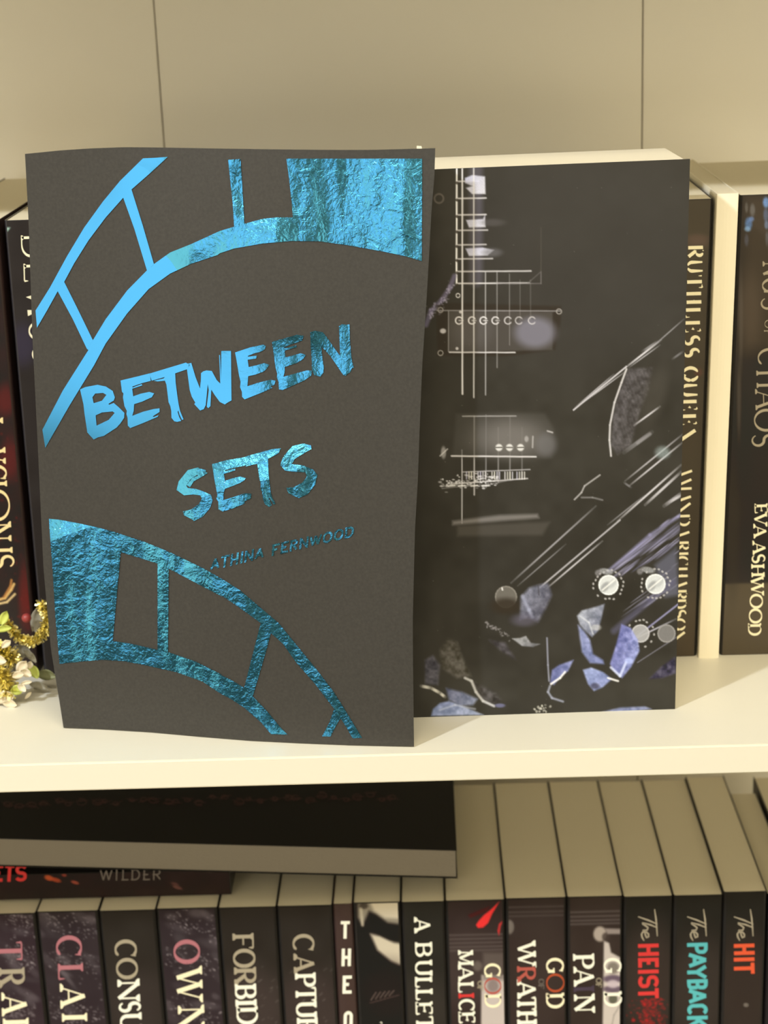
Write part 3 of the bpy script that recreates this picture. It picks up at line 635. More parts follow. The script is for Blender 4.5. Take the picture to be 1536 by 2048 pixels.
spine_art(eva, ex0, ex1, .2032, 0, cv, lean=-.004, step=2)
xe = lambda y: np.interp(y, [550, 714, 850, 1018, 1260], [1574, 1564, 1556, 1535, 1522])
sp = []
for ch, y0, y1 in (('N', 524, 552), ('G', 556, 586), ('S', 594, 620), ('C', 696, 734), ('H', 741, 776), ('A', 780, 818), ('O', 819, 863), ('S', 868, 894)): sp.append((ch, xe((y0+y1)/2)-49, xe((y0+y1)/2), y0, y1))
sp += [('O', 1529, 1545, 640, 656), ('F', 1528, 1544, 660, 670)]
decal('title_lettering', eva, down_letters(sp, 'serif', .11, .035), SPF, M['ink_tan'], .00016)
sp = [(ch, xe((y0+y1)/2)-26, xe((y0+y1)/2), y0, y1) for ch, y0, y1 in (('E', 1009, 1027), ('V', 1028, 1050), ('A', 1050, 1074), ('A', 1084, 1107), ('S', 1109, 1126), ('H', 1129, 1153), ('W', 1154, 1188), ('O', 1189, 1216), ('O', 1218, 1246), ('D', 1248, 1271))]
decal('author_lettering', eva, down_letters(sp, 'serif', .19, .06), SPF, M['ink_cream'], .00016)
finish(eva, (ex0+ex1)/2, 0)
# left: two dark spines behind the foil book
bx0 = upx(7, 440); bx1 = bx0+.028
dem = upright('paperback_book', 'black paperback with cream capitals, just left of and mostly behind the foil cover', bx0, bx1, .2035, 0, 'navy_cover', depth=.155, lean=-.003, group=UG)
cv = Canvas(0, 420, 190, 1420, (50, 47, 47)); cv.noise(40, 6)
cv.poly([(6, 455), (21, 455), (9, 470)], (165, 200, 190), .9, 2); cv.blob(45, 690, 26, 40, (60, 56, 72), .8, 1.2); cv.line([(10, 470), (45, 900), (68, 1250)], 5, (66, 66, 68), .5, 6)
spine_art(dem, bx0, bx1, .2035, 0, cv, lean=-.003, step=2)
pl = down_letters([('D', 42, 78, 469, 516), ('E', 47, 84, 526, 566), ('O', 57, 96, 644, 680), ('S', 64, 100, 694, 722)], 'serif', .14, .06)
pl += [[(52, 594), (69, 589), (69, 601)], [(55, 620), (69, 620), (69, 626), (56, 632)]]
decal('title_lettering', dem, pl, SPF, M['ink_cream'], .00016)
finish(dem, (bx0+bx1)/2, 0)
ax1 = bx0-.0026; ax0 = ax1-.032
nor = upright('paperback_book', 'dark red and black book with gold serif capitals and swirl at the left edge', ax0, ax1, .2035, 0, 'brown_cover', depth=.155, lean=-.0028, group=UG)
cv = Canvas(-60, 420, 80, 1420, (48, 38, 36)); cv.noise(26, 10)
g = np.random.default_rng(5)
for (x, y, rx, ry) in ((20, 920, 18, 40), (12, 800, 20, 30), (50, 1180, 12, 50), (54, 1220, 14, 40), (6, 500, 8, 50)): cv.blob(x, y, rx, ry, (96, 36, 34), .7, 1.2)
for _ in range(60): cv.blob(g.uniform(0, 60), g.uniform(850, 1260), g.uniform(1, 4), g.uniform(1, 5), (128, 50, 48), g.uniform(.1, .4), .9)
cv.line([(-4, 1200), (10, 1196), (22, 1180), (28, 1168)], 5, (205, 170, 110), .95, 2); cv.line([(-4, 1208), (14, 1204), (30, 1188)], 4, (215, 190, 140), .95, 2); cv.line([(8, 1194), (21, 1172), (23, 1160)], 4, (170, 120, 70), .95, 2)
spine_art(nor, ax0, ax1, .2035, 0, cv, lean=-.0028, step=2)
decal('title_lettering', nor, down_letters([('I', -42, 6, 834, 850), ('V', -36, 11, 900, 924), ('C', -34, 13, 930, 962), ('I', -32, 14, 962, 974), ('O', -29, 19, 980, 1042), ('N', -26, 22, 1046, 1082), ('I', -22, 25, 1096, 1106), ('S', -20, 28, 1110, 1138)], 'serif', .13, .05), SPF, M['ink_gold'], .00016)
finish(nor, (ax0+ax1)/2, 0)

# ------------------------------------------------------------------ guitar book, face out
B2Y = 0.0361
tr = on_y(1380, 318, B2Y); br = on_y(1350, 1418.5, B2Y); br[2] = max(br[2], 0); t2 = .050
axx = unit((1, 0.012, 0)); tl = tr-axx*.1535-np.array((0, 0, .0005)); bl = br-axx*.1535
bk2 = np.array((-.002, t2, 0))
dz = np.array((0, 0, .0016)); gb = thing('paperback_book', 'thick paperback standing face out, dark cover with guitar, strings and blue roses', 'book')
def prism(name, A, B, Cc, D, e0, e1, m_, parent, inset=0):
    """slab over the front quad A B Cc D (TL TR BR BL), from depth e0 to e1 (0..1 of the thickness)"""
    A, B, Cc, D = (np.array(v, float) for v in (A, B, Cc, D)); cen = (A+B+Cc+D)/4
    q = []
    for P in (A, B, Cc, D): q.append(P+(cen-P)/np.linalg.norm(cen-P)*inset)
    V = [P+bk2*e0 for P in q]+[P+bk2*e1 for P in q]
    return mesh_obj(name, V, [(0, 3, 2, 1), (4, 5, 6, 7), (0, 1, 5, 4), (1, 2, 6, 5), (2, 3, 7, 6), (3, 0, 4, 7)], m_, parent)
prism('front_cover', tl, tr, br, bl, 0, .01, M['black_cover'], gb)
prism('page_block', tl, tr, br, bl, .012, .985, M['page_face'], gb, .0012)
prism('back_cover', tl-dz, tr-dz, br, bl, .988, 1, M['black_cover'], gb)
cv = Canvas(520, 290, 1400, 1450, (65, 64, 62)); cv.noise(90, 7); cv.noise(22, 4)
SIL, WHT, GRY = (205, 205, 214), (232, 234, 242), (110, 108, 112)
L = cv.line; B = cv.blob; Pp = cv.poly
B(1180, 500, 260, 240, (71, 70, 70), .7, 1)
L([(952, 332), (952, 560)], 26, (104, 102, 118), .55, 12)
L([(913.5, 331), (913, 568)], 3.4, WHT, .95, 1.2)
for y, x2, a in ((363, 958, .8), (397, 972, .9), (430, 972, .9), (461, 975, .8), (490, 972, .8), (518, 985, .8), (543, 1062, .85), (567, 1058, .95)):
    L([(913, y), (x2, y-1)], 3, SIL, a*.95, 1.6); B(914, y+3, 3, 3, (66, 62, 58), .8, .5)
L([(993, 567), (1082, 567), (1082, 543)], 2, GRY, .8, 1.5); L([(1082, 543), (1082, 455)], 2, (88, 86, 84), .5, 2); L([(1056, 566), (1080, 545)], 1.6, GRY, .7, 1.5)
for p in ([(930, 356), (945, 350), (970, 353), (971, 388), (944, 388), (932, 376), (945, 372), (930, 366)], [(932, 440), (966, 438), (970, 430), (971, 454), (938, 455)], [(931, 497), (965, 495), (988, 500), (975, 511), (938, 512)]):
    Pp(p, (186, 190, 222), .95, 3, (214, 216, 232), grain=.15)
B(985, 445, 22, 7, (96, 94, 98), .5, 1.2); B(985, 505, 18, 8, (110, 110, 118), .6, 1.2)
# body edge
L([(909, 552), (900, 575), (884, 600), (862, 622), (852, 650)], 9, (112, 108, 136), .8, 5)
for _ in range(70):
    t = rng.random(); x = 905-t*45+rng.normal()*4; y = 575+t*60+rng.normal()*6; B(x, y, rng.uniform(1, 3), rng.uniform(1, 3), (175, 172, 205), rng.uniform(.2, .6), .8)
cv.ring(916, 591, 4, 1.6, SIL, .8); cv.ring(878, 397, 9, 3, (104, 100, 98), .8, 2)
# pickup one
Pp([(872, 610), (900, 606), (1122, 612), (1122, 640), (1110, 700), (1020, 712), (875, 712)], (62, 58, 55), .7, 5)
Pp([(898, 622), (1105, 624), (1105, 700), (898, 704)], (86, 84, 84), .75, 4)
L([(874, 621), (1120, 622)], 2.4, (150, 150, 158), .75, 1.5); L([(897, 622), (897, 703)], 2, (150, 150, 156), .8, 1.4); L([(899, 704.5), (1030, 705)], 2.8, SIL, .9, 1.4)
B(1070, 665, 40, 30, (124, 124, 142), .8, .7); B(945, 660, 40, 35, (96, 94, 96), .6, 1)
for x, y in ((881, 620), (881, 706), (1118, 623)): cv.ring(x, y, 5, 1.8, (150, 148, 150), .8, 1.2)
B(886, 662, 6, 5, (190, 190, 200), .9, .7); B(914, 697, 3, 3, SIL, .8, .6); B(921, 624, 3, 3, SIL, .8, .6)
for k, x in enumerate((918, 944, 967, 991, 1016, 1038, 1064)):
    a = (1, 1, 1, .85, .55, .45, .5)[k]; cv.ring(x, 641, 7, 2.4, SIL, a*.9, 1.2, 30, 330)
    if k < 4: L([(x, 641), (x+8, 641)], 2, SIL, a*.8, 1.2)
# strings
for (x, y0, y1, a, wd) in ((924.6, 331, 788, 1, 3.4), (947.5, 331, 795, .85, 2.8), (971, 545, 790, .62, 2.4), (994, 545, 735, .45, 2), (1019, 548, 690, .3, 1.8), (1040, 560, 640, .22, 1.6), (1061, 560, 640, .2, 1.6)):
    L([(x, y0), (x+.2, y1)], wd, (214, 215, 224), a*.9, 1.4)
for (x, y0, y1, a) in ((924, 900, 1046, .9), (948.5, 832, 990, .9), (972, 830, 975, .5), (996.6, 855, 965, .5), (1020, 835, 960, .5), (1044, 855, 958, .35)):
    L([(x, y0), (x, y1)], 2.5, (196, 197, 208), a*.9, 1.5)
# pickup two
Pp([(912, 828), (1090, 826), (1108, 860), (1104, 915), (905, 915)], (80, 79, 78), .6, 8); B(1020, 876, 66, 36, (126, 124, 126), .7, 1.5); B(1092, 890, 20, 22, (112, 112, 118), .6, 1)
L([(925, 832.5), (1032, 832)], 2.2, (170, 170, 176), .8, 1.4); L([(903, 912), (1072, 913.5)], 3, SIL, .95, 1.6)
for x in (998, 1019, 1041): B(x, 895, 7, 7, (214, 216, 222), .9, .5); L([(x-6, 895), (x+6, 895)], 2.2, (70, 68, 66), .9, 1)
L([(1066, 873), (1065, 895)], 3, (170, 170, 176), .8, 1.5); B(1053, 878, 4, 6, (170, 170, 176), .7, .8); B(887, 905, 5, 12, (170, 170, 176), .7, .8); L([(880, 912), (895, 898)], 2.2, SIL, .8, 1.4); L([(1095, 862), (1105, 865)], 3, SIL, .7, 2)
# bridge
L([(925, 944), (1060, 939)], 2.2, (180, 180, 190), .8, 1.5); L([(905, 968), (1055, 957)], 2.6, SIL, .8, 1.5)
for x0b, n in ((933, 4), (956, 4), (984, 4), (1010, 4), (1034, 4)):
    for k in range(n): L([(x0b+k*5, 944), (x0b+k*5, 958)], 2, (190+rng.integers(0, 40),)*2+(225,), .85, 1.2)
for _ in range(120):
    t = rng.random(); x = 880+t*115; y = 966-t*8+rng.normal()*7; B(x, y, rng.uniform(1, 4), rng.uniform(1, 2), (205, 206, 216), rng.uniform(.3, .9), .7)
L([(884, 977), (930, 972), (972, 970), (1020, 960)], 2, (150, 150, 156), .6, 1.5)
for x in (905, 925, 950, 972): L([(x-8, 972), (x+5, 971)], 3, WHT, .8, 1.4)
# tailpiece
Pp([(905, 1042), (1000, 1030), (1075, 1028), (1078, 1036), (1000, 1042), (905, 1050)], (128, 126, 128), .8, 7); Pp([(915, 1052), (1100, 1044), (1085, 1070), (915, 1072)], (84, 82, 80), .8, 8)
# long pale diagonal strings and lines
def ln(a, b, wd, v, al=1, t=True): L([a, b], wd, (v, v, min(255, v*1.06)), al, 1.4, t)
ln((1147, 820), (1253, 733), 3, 190, 1, False); ln((1150, 815), (1228, 748), 2.2, 170); ln((1165, 806), (1252, 742), 2, 180); ln((1250, 736), (1322, 680), 3.4, 200); ln((1258, 735), (1320, 690), 2, 170); ln((1300, 698), (1368, 638), 2.2, 150, .9)
ln((1285, 703), (1315, 683), 5, 150, .7); ln((1345, 718), (1366, 703), 4, 130, .7)
Pp([(1256, 738), (1305, 735), (1298, 780), (1278, 830), (1262, 890), (1235, 910), (1222, 890), (1226, 830), (1240, 780)], (104, 102, 112), .75, 6, (84, 82, 84), grain=.35, streak=(1.2, 7, 7), tex=20)
L([(1253, 738), (1243, 765), (1229, 805), (1220, 850), (1219, 880), (1222, 912)], 3.6, (192, 192, 200), .95, 1.8)
B(1310, 790, 20, 60, (82, 80, 78), .5, 1.2, .3)
ln((1268, 851), (1320, 813), 3.4, 190); ln((1248, 905), (1304, 864), 8, 130, .7); L([(1275, 886), (1300, 868)], 6, (145, 145, 152), .6, 4)
ln((1250, 962), (1366, 868), 3, 165); ln((1258, 972), (1366, 884), 3.2, 185); B(1325, 905, 14, 12, (150, 165, 172), .7, 1, grain=.3); ln((1248, 965), (1262, 975), 4, 130, .7)
L([(1149, 999), (1163, 985), (1169, 972), (1200, 950)], 3, (176, 176, 182), .8, 1.6); L([(1163, 995), (1185, 995), (1205, 1000)], 3, (140, 140, 146), .7, 2.5)
ln((1022, 1166), (1192, 1012), 3.4, 150, .95); ln((1035, 1172), (1132, 1088), 2.2, 150, .8)
ln((1080, 1175), (1240, 1040), 3.2, 170, .95, False); ln((1092, 1178), (1205, 1082), 3, 190, .95); ln((1235, 1042), (1362, 930), 3.8, 195, .95); ln((1290, 1010), (1362, 944), 5, 200, .85); ln((1215, 1050), (1290, 990), 2.4, 150, .8)
ln((1328, 1012), (1364, 986), 7, 150, .9); ln((1340, 1004), (1364, 990), 5, 190, .8)
for k in range(46):
    u = rng.random(); v = rng.random(); x = 1205+u*150; y = 1148-(u*150)*.83+v*62*(.35+u); l = rng.uniform(20, 75)
    vv = rng.uniform(110, 210); cc = (vv*.9, vv*.9, min(255, vv*1.12)); x2, y2 = min(1360, x+l), y-min(l, 1360-x)*.78
    L([(x, y), (x2, y2)], rng.uniform(1.4, 4.2), cc, rng.uniform(.35, .85), 1.6, True)
L([(1217, 1142), (1300, 1070), (1362, 1030)], 6, (150, 150, 196), .6, 5); L([(1260, 1115), (1362, 1055)], 10, (120, 120, 150), .5, 8); Pp([(1310, 1130), (1352, 1095), (1358, 1190), (1330, 1195)], (118, 122, 150), .5, 10)
for k in range(22):
    x = rng.uniform(1240, 1345); y = 1225-(x-1240)*.75+rng.uniform(-14, 30); l = rng.uniform(15, 60); vv = rng.uniform(100, 180)
    L([(x, y), (min(1357, x+l), y-min(l, 1357-x)*.72)], rng.uniform(1.2, 3), (vv*.92, vv*.92, vv*1.08), rng.uniform(.3, .8), 1.5, True)
L([(1228, 1262), (1300, 1200), (1345, 1165)], 12, (96, 96, 122), .6, 8)
L([(1262, 1282), (1357, 1208)], 3.4, (150, 150, 196), .8, 1.6); L([(1240, 1292), (1352, 1238)], 3, (190, 192, 214), .8, 1.6, True); L([(1275, 1325), (1352, 1275)], 2, (130, 130, 150), .7, 1.6)
# knobs
for x, y, r_, c1, a in ((1217, 1170, 20, (206, 212, 220), 1), (1311, 1168, 20, (204, 210, 218), 1), (1281, 1267, 18, (164, 166, 174), .95), (1333, 1267, 18, (124, 124, 128), .95), (1012, 1194, 22, (112, 110, 108), .95)):
    B(x, y, r_, r_, c1, a, .14, grain=.1); cv.ring(x, y, r_-1, 2.4, tuple(min(255, v+26) for v in c1), a*.7, 1.4)
    if y < 1180: B(x-7, y+4, 7, 12, (130, 134, 142), .7, .8, .7); B(x+8, y-3, 6, 11, (168, 174, 182), .7, .8, .7); L([(x-12, y+10), (x+12, y-10)], 3, (240, 242, 246), .7, 2)
    if x > 1100 and x < 1330:
        for k in range(22):
            an = math.radians(k*16.4+4); rr = r_+9+rng.uniform(-2, 2)
            if rng.random() < .8: B(x+rr*math.cos(an), y+rr*math.sin(an), 2, 2.6, (190, 190, 196), .75, .7, an)
B(1012, 1212, 30, 16, (66, 62, 58), .9, .9); L([(1004, 1176), (1005, 1180)], 3, WHT, .8, 1.5)
for x, y in ((1212, 1143), (1296, 1140)): B(x, y, 14, 6, (170, 174, 184), .8, .6, .2, grain=.4); B(x-16, y+3, 6, 6, (150, 150, 160), .7, .8, grain=.4)
Pq = lambda *a_, **k_: Pp(*a_, **{**k_, 'tex': 22})
# petals
Pq([(1042, 1194), (1058, 1176), (1076, 1170), (1096, 1166), (1104, 1190), (1092, 1216), (1076, 1244), (1056, 1236), (1040, 1240)], (152, 158, 188), .85, 7, (84, 84, 100), grain=.2)
L([(1045, 1192), (1058, 1220), (1064, 1234)], 6, (160, 166, 196), .6, 5); L([(1076, 1170), (1078, 1190)], 2, (70, 68, 74), .7, 2); B(1048, 1240, 24, 12, (100, 98, 116), .6, 1.1)
Pq([(1154, 1232), (1164, 1221), (1190, 1214), (1209, 1208), (1203, 1236), (1196, 1262), (1184, 1274), (1172, 1264), (1160, 1250)], (176, 184, 206), .9, 4, (120, 126, 156), grain=.15)
L([(1160, 1232), (1178, 1245), (1186, 1268)], 3, (210, 216, 230), .6, 3); B(1192, 1255, 10, 6, (190, 192, 200), .7, .8, grain=.3)
Pq([(1156, 1250), (1168, 1262), (1180, 1280), (1186, 1308), (1206, 1320), (1208, 1328), (1180, 1326), (1164, 1304)], (146, 156, 204), .9, 5, (112, 122, 176))
Pq([(1243, 1248), (1262, 1256), (1276, 1280), (1279, 1302), (1262, 1334), (1244, 1356), (1228, 1342), (1220, 1328), (1232, 1290)], (104, 108, 176), .92, 4, (160, 172, 232), grain=.15, streak=(.9, 17, 12))
L([(1222, 1335), (1240, 1352), (1252, 1325)], 5, (196, 206, 244), .8, 3); B(1258, 1322, 8, 6, (176, 190, 246), .7, .8)
Pq([(1166, 1340), (1182, 1335), (1206, 1344), (1224, 1358), (1206, 1374), (1188, 1382), (1176, 1368)], (158, 172, 224), .92, 4, (110, 120, 172)); L([(1216, 1356), (1236, 1362)], 4, WHT, .8, 2); B(1190, 1372, 9, 6, (66, 64, 80), .7, .9)
Pq([(1024, 1277), (1040, 1276), (1052, 1272), (1062, 1286), (1080, 1288), (1066, 1294), (1044, 1292)], (176, 180, 190), .85, 3, (120, 122, 134)); Pq([(978, 1280), (1010, 1285), (1032, 1320), (1000, 1300)], (86, 84, 94), .6, 7)
for _ in range(40): t = rng.random(); B(972+t*48, 1248+t*28+rng.normal()*4, rng.uniform(1, 3), rng.uniform(1, 2.5), (140, 138, 144), rng.uniform(.2, .7), .9)
L([(1094, 1276), (1096, 1330), (1098, 1362)], 3, (150, 154, 178), .8, 2); Pq([(1100, 1366), (1104, 1340), (1118, 1330), (1147, 1320), (1136, 1342), (1120, 1354), (1108, 1370)], (106, 112, 164), .9, 4, (140, 150, 206)); L([(1102, 1368), (1120, 1356), (1130, 1344)], 4, WHT, .85, 2.4)
L([(1100, 1372), (1096, 1384), (1104, 1396), (1126, 1403)], 4, (150, 156, 180), .8, 3)
Pq([(880, 1300), (896, 1278), (914, 1284), (924, 1312), (942, 1352), (914, 1356), (884, 1336)], (96, 94, 92), .7, 8); Pq([(850, 1320), (866, 1310), (880, 1330), (876, 1370), (850, 1368)], (92, 92, 108), .7, 6)
Pq([(940, 1360), (990, 1385), (1004, 1400), (985, 1412), (955, 1390)], (80, 78, 82), .7, 8)
L([(930, 1356), (943, 1362), (952, 1384), (966, 1402), (988, 1412)], 5, (186, 188, 196), .9, 3); B(1000, 1411, 10, 4, (110, 112, 150), .8, .8); L([(842, 1372), (862, 1376), (880, 1386), (890, 1394)], 6, (214, 214, 214), .9, 2.5, True)
Pq([(892, 1376), (925, 1384), (955, 1398), (946, 1410), (920, 1412), (898, 1400)], (98, 104, 140), .85, 6, (150, 162, 204)); Pq([(862, 1432), (866, 1418), (880, 1406), (898, 1402), (925, 1412), (968, 1430)], (120, 134, 186), .95, 4, (170, 184, 226))
L([(880, 1420), (910, 1410), (950, 1418)], 3, (190, 200, 232), .7, 4)
for _ in range(24): B(1085+rng.normal()*8, 1417+rng.normal()*4, rng.uniform(1, 3), rng.uniform(1, 3), (190, 190, 186), rng.uniform(.3, .8), .8)
Pq([(1204, 1424), (1240, 1415), (1290, 1413), (1303, 1418), (1260, 1424)], (140, 150, 196), .8, 4)
Pq([(1298, 1358), (1322, 1334), (1350, 1314), (1352, 1346), (1325, 1356)], (74, 72, 92), .9, 5)
for _ in range(50): B(rng.uniform(850, 1350), rng.uniform(340, 1400), .9, .9, (150, 150, 150), rng.uniform(.1, .5), .9)
art_grid('cover_art', part_of(gb, 'front_cover'), tl, tr, bl, br, cv, 520, 720, M['print'], .00012, haze=.036)
rebase(gb, ((bl+br)/2+np.array((0, t2/2, 0))))

# ------------------------------------------------------------------ the foil book in front
TOP = [(50, 308), (120, 301), (180, 297), (250, 294.5), (340, 295.5), (450, 297.5), (560, 299), (660, 300), (740, 300), (800, 298.5), (870, 296.5)]
BOT = [(127, 1455.5), (200, 1458), (300, 1464), (400, 1473), (500, 1481), (600, 1486), (700, 1490), (828, 1493)]
LEFT = [(50, 308), (57, 440), (65, 680), (74, 860), (87, 1138), (102, 1300), (120, 1410), (127, 1455.5)]
RIGHT = [(870.5, 296.5), (869, 350), (863, 420), (857.3, 526), (852.6, 608), (844.5, 730), (840, 838), (835.7, 960), (830, 1057), (827.6, 1155), (825.5, 1240), (826, 1330), (828, 1493)]
def curve(pts, key):
    P = np.array(pts, float); t = (P[:, key]-P[0, key])/(P[-1, key]-P[0, key])
    return lambda u: np.array([np.interp(u, t, P[:, 0]), np.interp(u, t, P[:, 1])])
cT, cB, cL, cR = curve(TOP, 0), curve(BOT, 0), curve(LEFT, 1), curve(RIGHT, 1)
def cover_px(u, v):
    return (1-v)*cT(u)+v*cB(u)+(1-u)*cL(v)+u*cR(v)-((1-u)*(1-v)*cT(0)+u*(1-v)*cT(1)+(1-u)*v*cB(0)+u*v*cB(1))
YT = lambda u: np.interp(u, [0, .25, .5, .75, 1], [.0405, .0375, .0315, .0255, .0205])
def cover_pt(u, v):
    uu, vv = min(max(u, 0), 1), min(max(v, 0), 1)
    x, y = cover_px(uu, vv); yb = on_z(*cB(uu), .0004)[1]
    s = vv**1.0; dep = YT(uu)*(1-s)+yb*s
    # the card is not dead flat: a soft roll near the spine side and a faint bow across
    dep += -.0016*math.sin(math.pi*uu)*math.sin(math.pi*vv)+.0011*math.sin(2*math.pi*uu*1.5+.6)*math.sin(math.pi*vv)**.7*(.35+.65*uu)
    return on_y(x, y, dep)
nu, nv = 48, 64
GP = np.array([[cover_pt(i/nu, j/nv) for i in range(nu+1)] for j in range(nv+1)])
# smooth the grid along both directions, keeping the outline
for _ in range(6):
    Q = GP.copy(); Q[1:-1, 1:-1] = (GP[1:-1, 1:-1]*4+GP[:-2, 1:-1]+GP[2:, 1:-1]+GP[1:-1, :-2]+GP[1:-1, 2:])/8; GP = Q
du = np.gradient(GP, axis=1); dv = np.gradient(GP, axis=0); GN = np.cross(du, dv); GN /= np.linalg.norm(GN, axis=2, keepdims=True)
if GN[10, 10].dot(CAM-GP[10, 10]) < 0: GN = -GN
fb = thing('paperback_book', 'slim matt black book with shiny blue foil bars and brush lettering, leaning in front', 'book')
def sheet(name, o0, o1, material, i0=0, i1=nu, j0=0, j1=nv, shrink=0.0, trim=0):
    A = GP[j0:j1+1, i0:i1+1]; Nn = GN[j0:j1+1, i0:i1+1]; h, w_ = A.shape[:2]
    if shrink:
        c_ = A.reshape(-1, 3).mean(0); A = c_+(A-c_)*(1-shrink)
    if trim: A = A-np.linspace(1, 0, h)[:, None, None]*np.array((0, 0, trim))
    Dv = np.array((0.02, 1, -.02)); V = np.concatenate([(A+Dv*o0).reshape(-1, 3), (A+Dv*o1).reshape(-1, 3)]); V[:, 2] = np.maximum(V[:, 2], .0001); idx = np.arange(h*w_).reshape(h, w_); k = h*w_; F = []
    for j in range(h-1):
        for i in range(w_-1):
            F.append((idx[j, i], idx[j+1, i], idx[j+1, i+1], idx[j, i+1])); F.append((k+idx[j, i], k+idx[j, i+1], k+idx[j+1, i+1], k+idx[j+1, i]))
    rim = list(idx[0, :])+list(idx[1:, -1])+list(idx[-1, -2::-1])+list(idx[-2:0:-1, 0])
    b0 = len(V); m_ = len(rim); V = np.concatenate([V, V[rim], V[[k+q for q in rim]]])
    for q in range(m_): F.append((b0+q, b0+(q+1) % m_, b0+m_+(q+1) % m_, b0+m_+q))
    o = mesh_obj(name, V, [tuple(int(q) for q in f) for f in F], material, fb, True)
    return o
fc = sheet('front_cover', 0, .0004, M['matte'])
sheet('page_block', .00055, .0068, M['page_face'], shrink=.012, trim=.0012)
sheet('back_cover', .0070, .0074, M['matte'], shrink=.01, trim=.0014)
tris = []; vv_ = [Vector(p) for p in GP.reshape(-1, 3)]; idx = np.arange((nu+1)*(nv+1)).reshape(nv+1, nu+1)
for j in range(nv):
    for i in range(nu): tris += [(int(idx[j, i]), int(idx[j+1, i]), int(idx[j+1, i+1])), (int(idx[j, i]), int(idx[j+1, i+1]), int(idx[j, i+1]))]
BV = BVHTree.FromPolygons(vv_, tris)
GNf = GN.reshape(-1, 3); GPf = GP.reshape(-1, 3)
class Cover:
    def hitn(s, px, py):
        r = ray(px, py); h, n, fi, d = BV.ray_cast(Vector(CAM), Vector(r))
        if h is None: h, n, fi, d = BV.find_nearest(Vector(CAM+r*.68))
        t = tris[fi]; w = np.array([1/(np.linalg.norm(GPf[k]-np.array(h))+1e-5) for k in t]); n = unit(sum(GNf[k]*q for k, q in zip(t, w)))
        return np.array(h), n
    def hit(s, px, py, off):
        h, n = s.hitn(px, py); return h+n*off
CS = Cover()
def clip_half(P, ax, lim, keep_less):
    out = []
    for i in range(len(P)):
        a, b = P[i-1], P[i]; ia = (a[ax] <= lim) == keep_less or a[ax] == lim; ib = (b[ax] <= lim) == keep_less or b[ax] == lim
        if ia != ib:
            t = (lim-a[ax])/(b[ax]-a[ax]); out.append((a[0]+(b[0]-a[0])*t, a[1]+(b[1]-a[1])*t))
        if ib: out.append(b)
    return out
def foil_part(name, polys, cell=11, label=None, off=.00030):
    """foil cut to outline and laid on the curved cover: the outline is cut into small cells that follow the card"""
    key = {}; V = []; F = []; NV = []
    def vid(p):
        k = (round(p[0], 2), round(p[1], 2))
        if k not in key: key[k] = len(V); h_, n_ = CS.hitn(p[0], p[1]); V.append(h_+n_*off); NV.append(tuple(n_))
        return key[k]
    for P in polys:
        loops = P if isinstance(P[0], list) else [P]
        loops = [[(float(a), float(b)) for a, b in q] for q in loops]
        flat = [p for q in loops for p in q]
        for tri in tessellate_polygon([[Vector((a, b, 0)) for a, b in q] for q in loops]):
            T = [flat[k] for k in tri]; ys = [p[1] for p in T]
            y = math.floor(min(ys)/cell)*cell
            while y < max(ys):
                row = clip_half(clip_half(T, 1, y, False), 1, y+cell, True)
                if len(row) > 2:
                    xs_ = [p[0] for p in row]; x = math.floor(min(xs_)/cell)*cell
                    while x < max(xs_):
                        ids = []
                        for p in clip_half(clip_half(row, 0, x, False), 0, x+cell, True):
                            q = vid(p)
                            if not ids or ids[-1] != q: ids.append(q)
                        if len(ids) > 1 and ids[0] == ids[-1]: ids.pop()
                        if len(ids) > 2 and len(set(ids)) == len(ids): F.append(ids)
                        x += cell
                y += cell
    for i_, f_ in enumerate(F):            # faces wound to face out of the cover
        a_, b_, c_ = (np.array(V[f_[k]]) for k in (0, 1, 2)); nn = np.zeros(3)
        for k in range(1, len(f_)-1): nn += np.cross(np.array(V[f_[k]])-a_, np.array(V[f_[k+1]])-a_)
        if nn.dot(NV[f_[0]]) < 0: F[i_] = f_[::-1]
    o = mesh_obj(name, V, F, M['foil'], fc, True); o.data.normals_split_custom_set_from_vertices(NV)
    if label: o['label'] = label
    return o
def z1(p, s, ox, oy): return [(ox+a/s, oy+b/s) for a, b in p]
S1 = 3.4909
A1 = lambda p: z1(p, S1, 40, 280); A2 = lambda p: z1(p, S1, 440, 280); A3 = lambda p: z1(p, 2.2588, 60, 620); A4 = lambda p: z1(p, 3.84, 80, 1000); A5 = lambda p: z1(p, 3.657, 440, 1180)
outer_band = A1([(860, 128), (945, 124), (1033, 118), (900, 240), (780, 345), (720, 405), (600, 540), (480, 700), (380, 860), (310, 990), (265, 1055), (190, 1190), (120, 1310), (110, 1190), (210, 1030), (330, 810), (450, 610), (580, 430), (700, 285)])
strut1 = A1([(722, 402), (780, 345), (860, 600), (938, 870), (888, 910), (800, 620)])
strut2 = A1([(265, 1055), (310, 990), (400, 1170), (512, 1400), (470, 1460), (370, 1250)])
main_up = A1([(888, 910), (935, 867), (1050, 785), (1200, 725)])+A2([(0, 635), (100, 605), (170, 585), (300, 550), (400, 540), (510, 540), (500, 420), (480, 240), (465, 130), (1412, 130), (1410, 845), (1300, 812), (1150, 780), (900, 735), (700, 707), (500, 705), (300, 722), (100, 757), (0, 790)])+A1([(1380, 803), (1200, 862), (1050, 932), (900, 1040), (750, 1210), (600, 1420)])+A3([(290, 250), (180, 430), (70, 622), (57, 540), (150, 362), (265, 180)])+A1([(470, 1458), (510, 1398), (600, 1250), (750, 1050)])
strut3 = A2([(58, 138), (145, 133), (160, 380), (172, 590), (100, 610), (90, 440)])
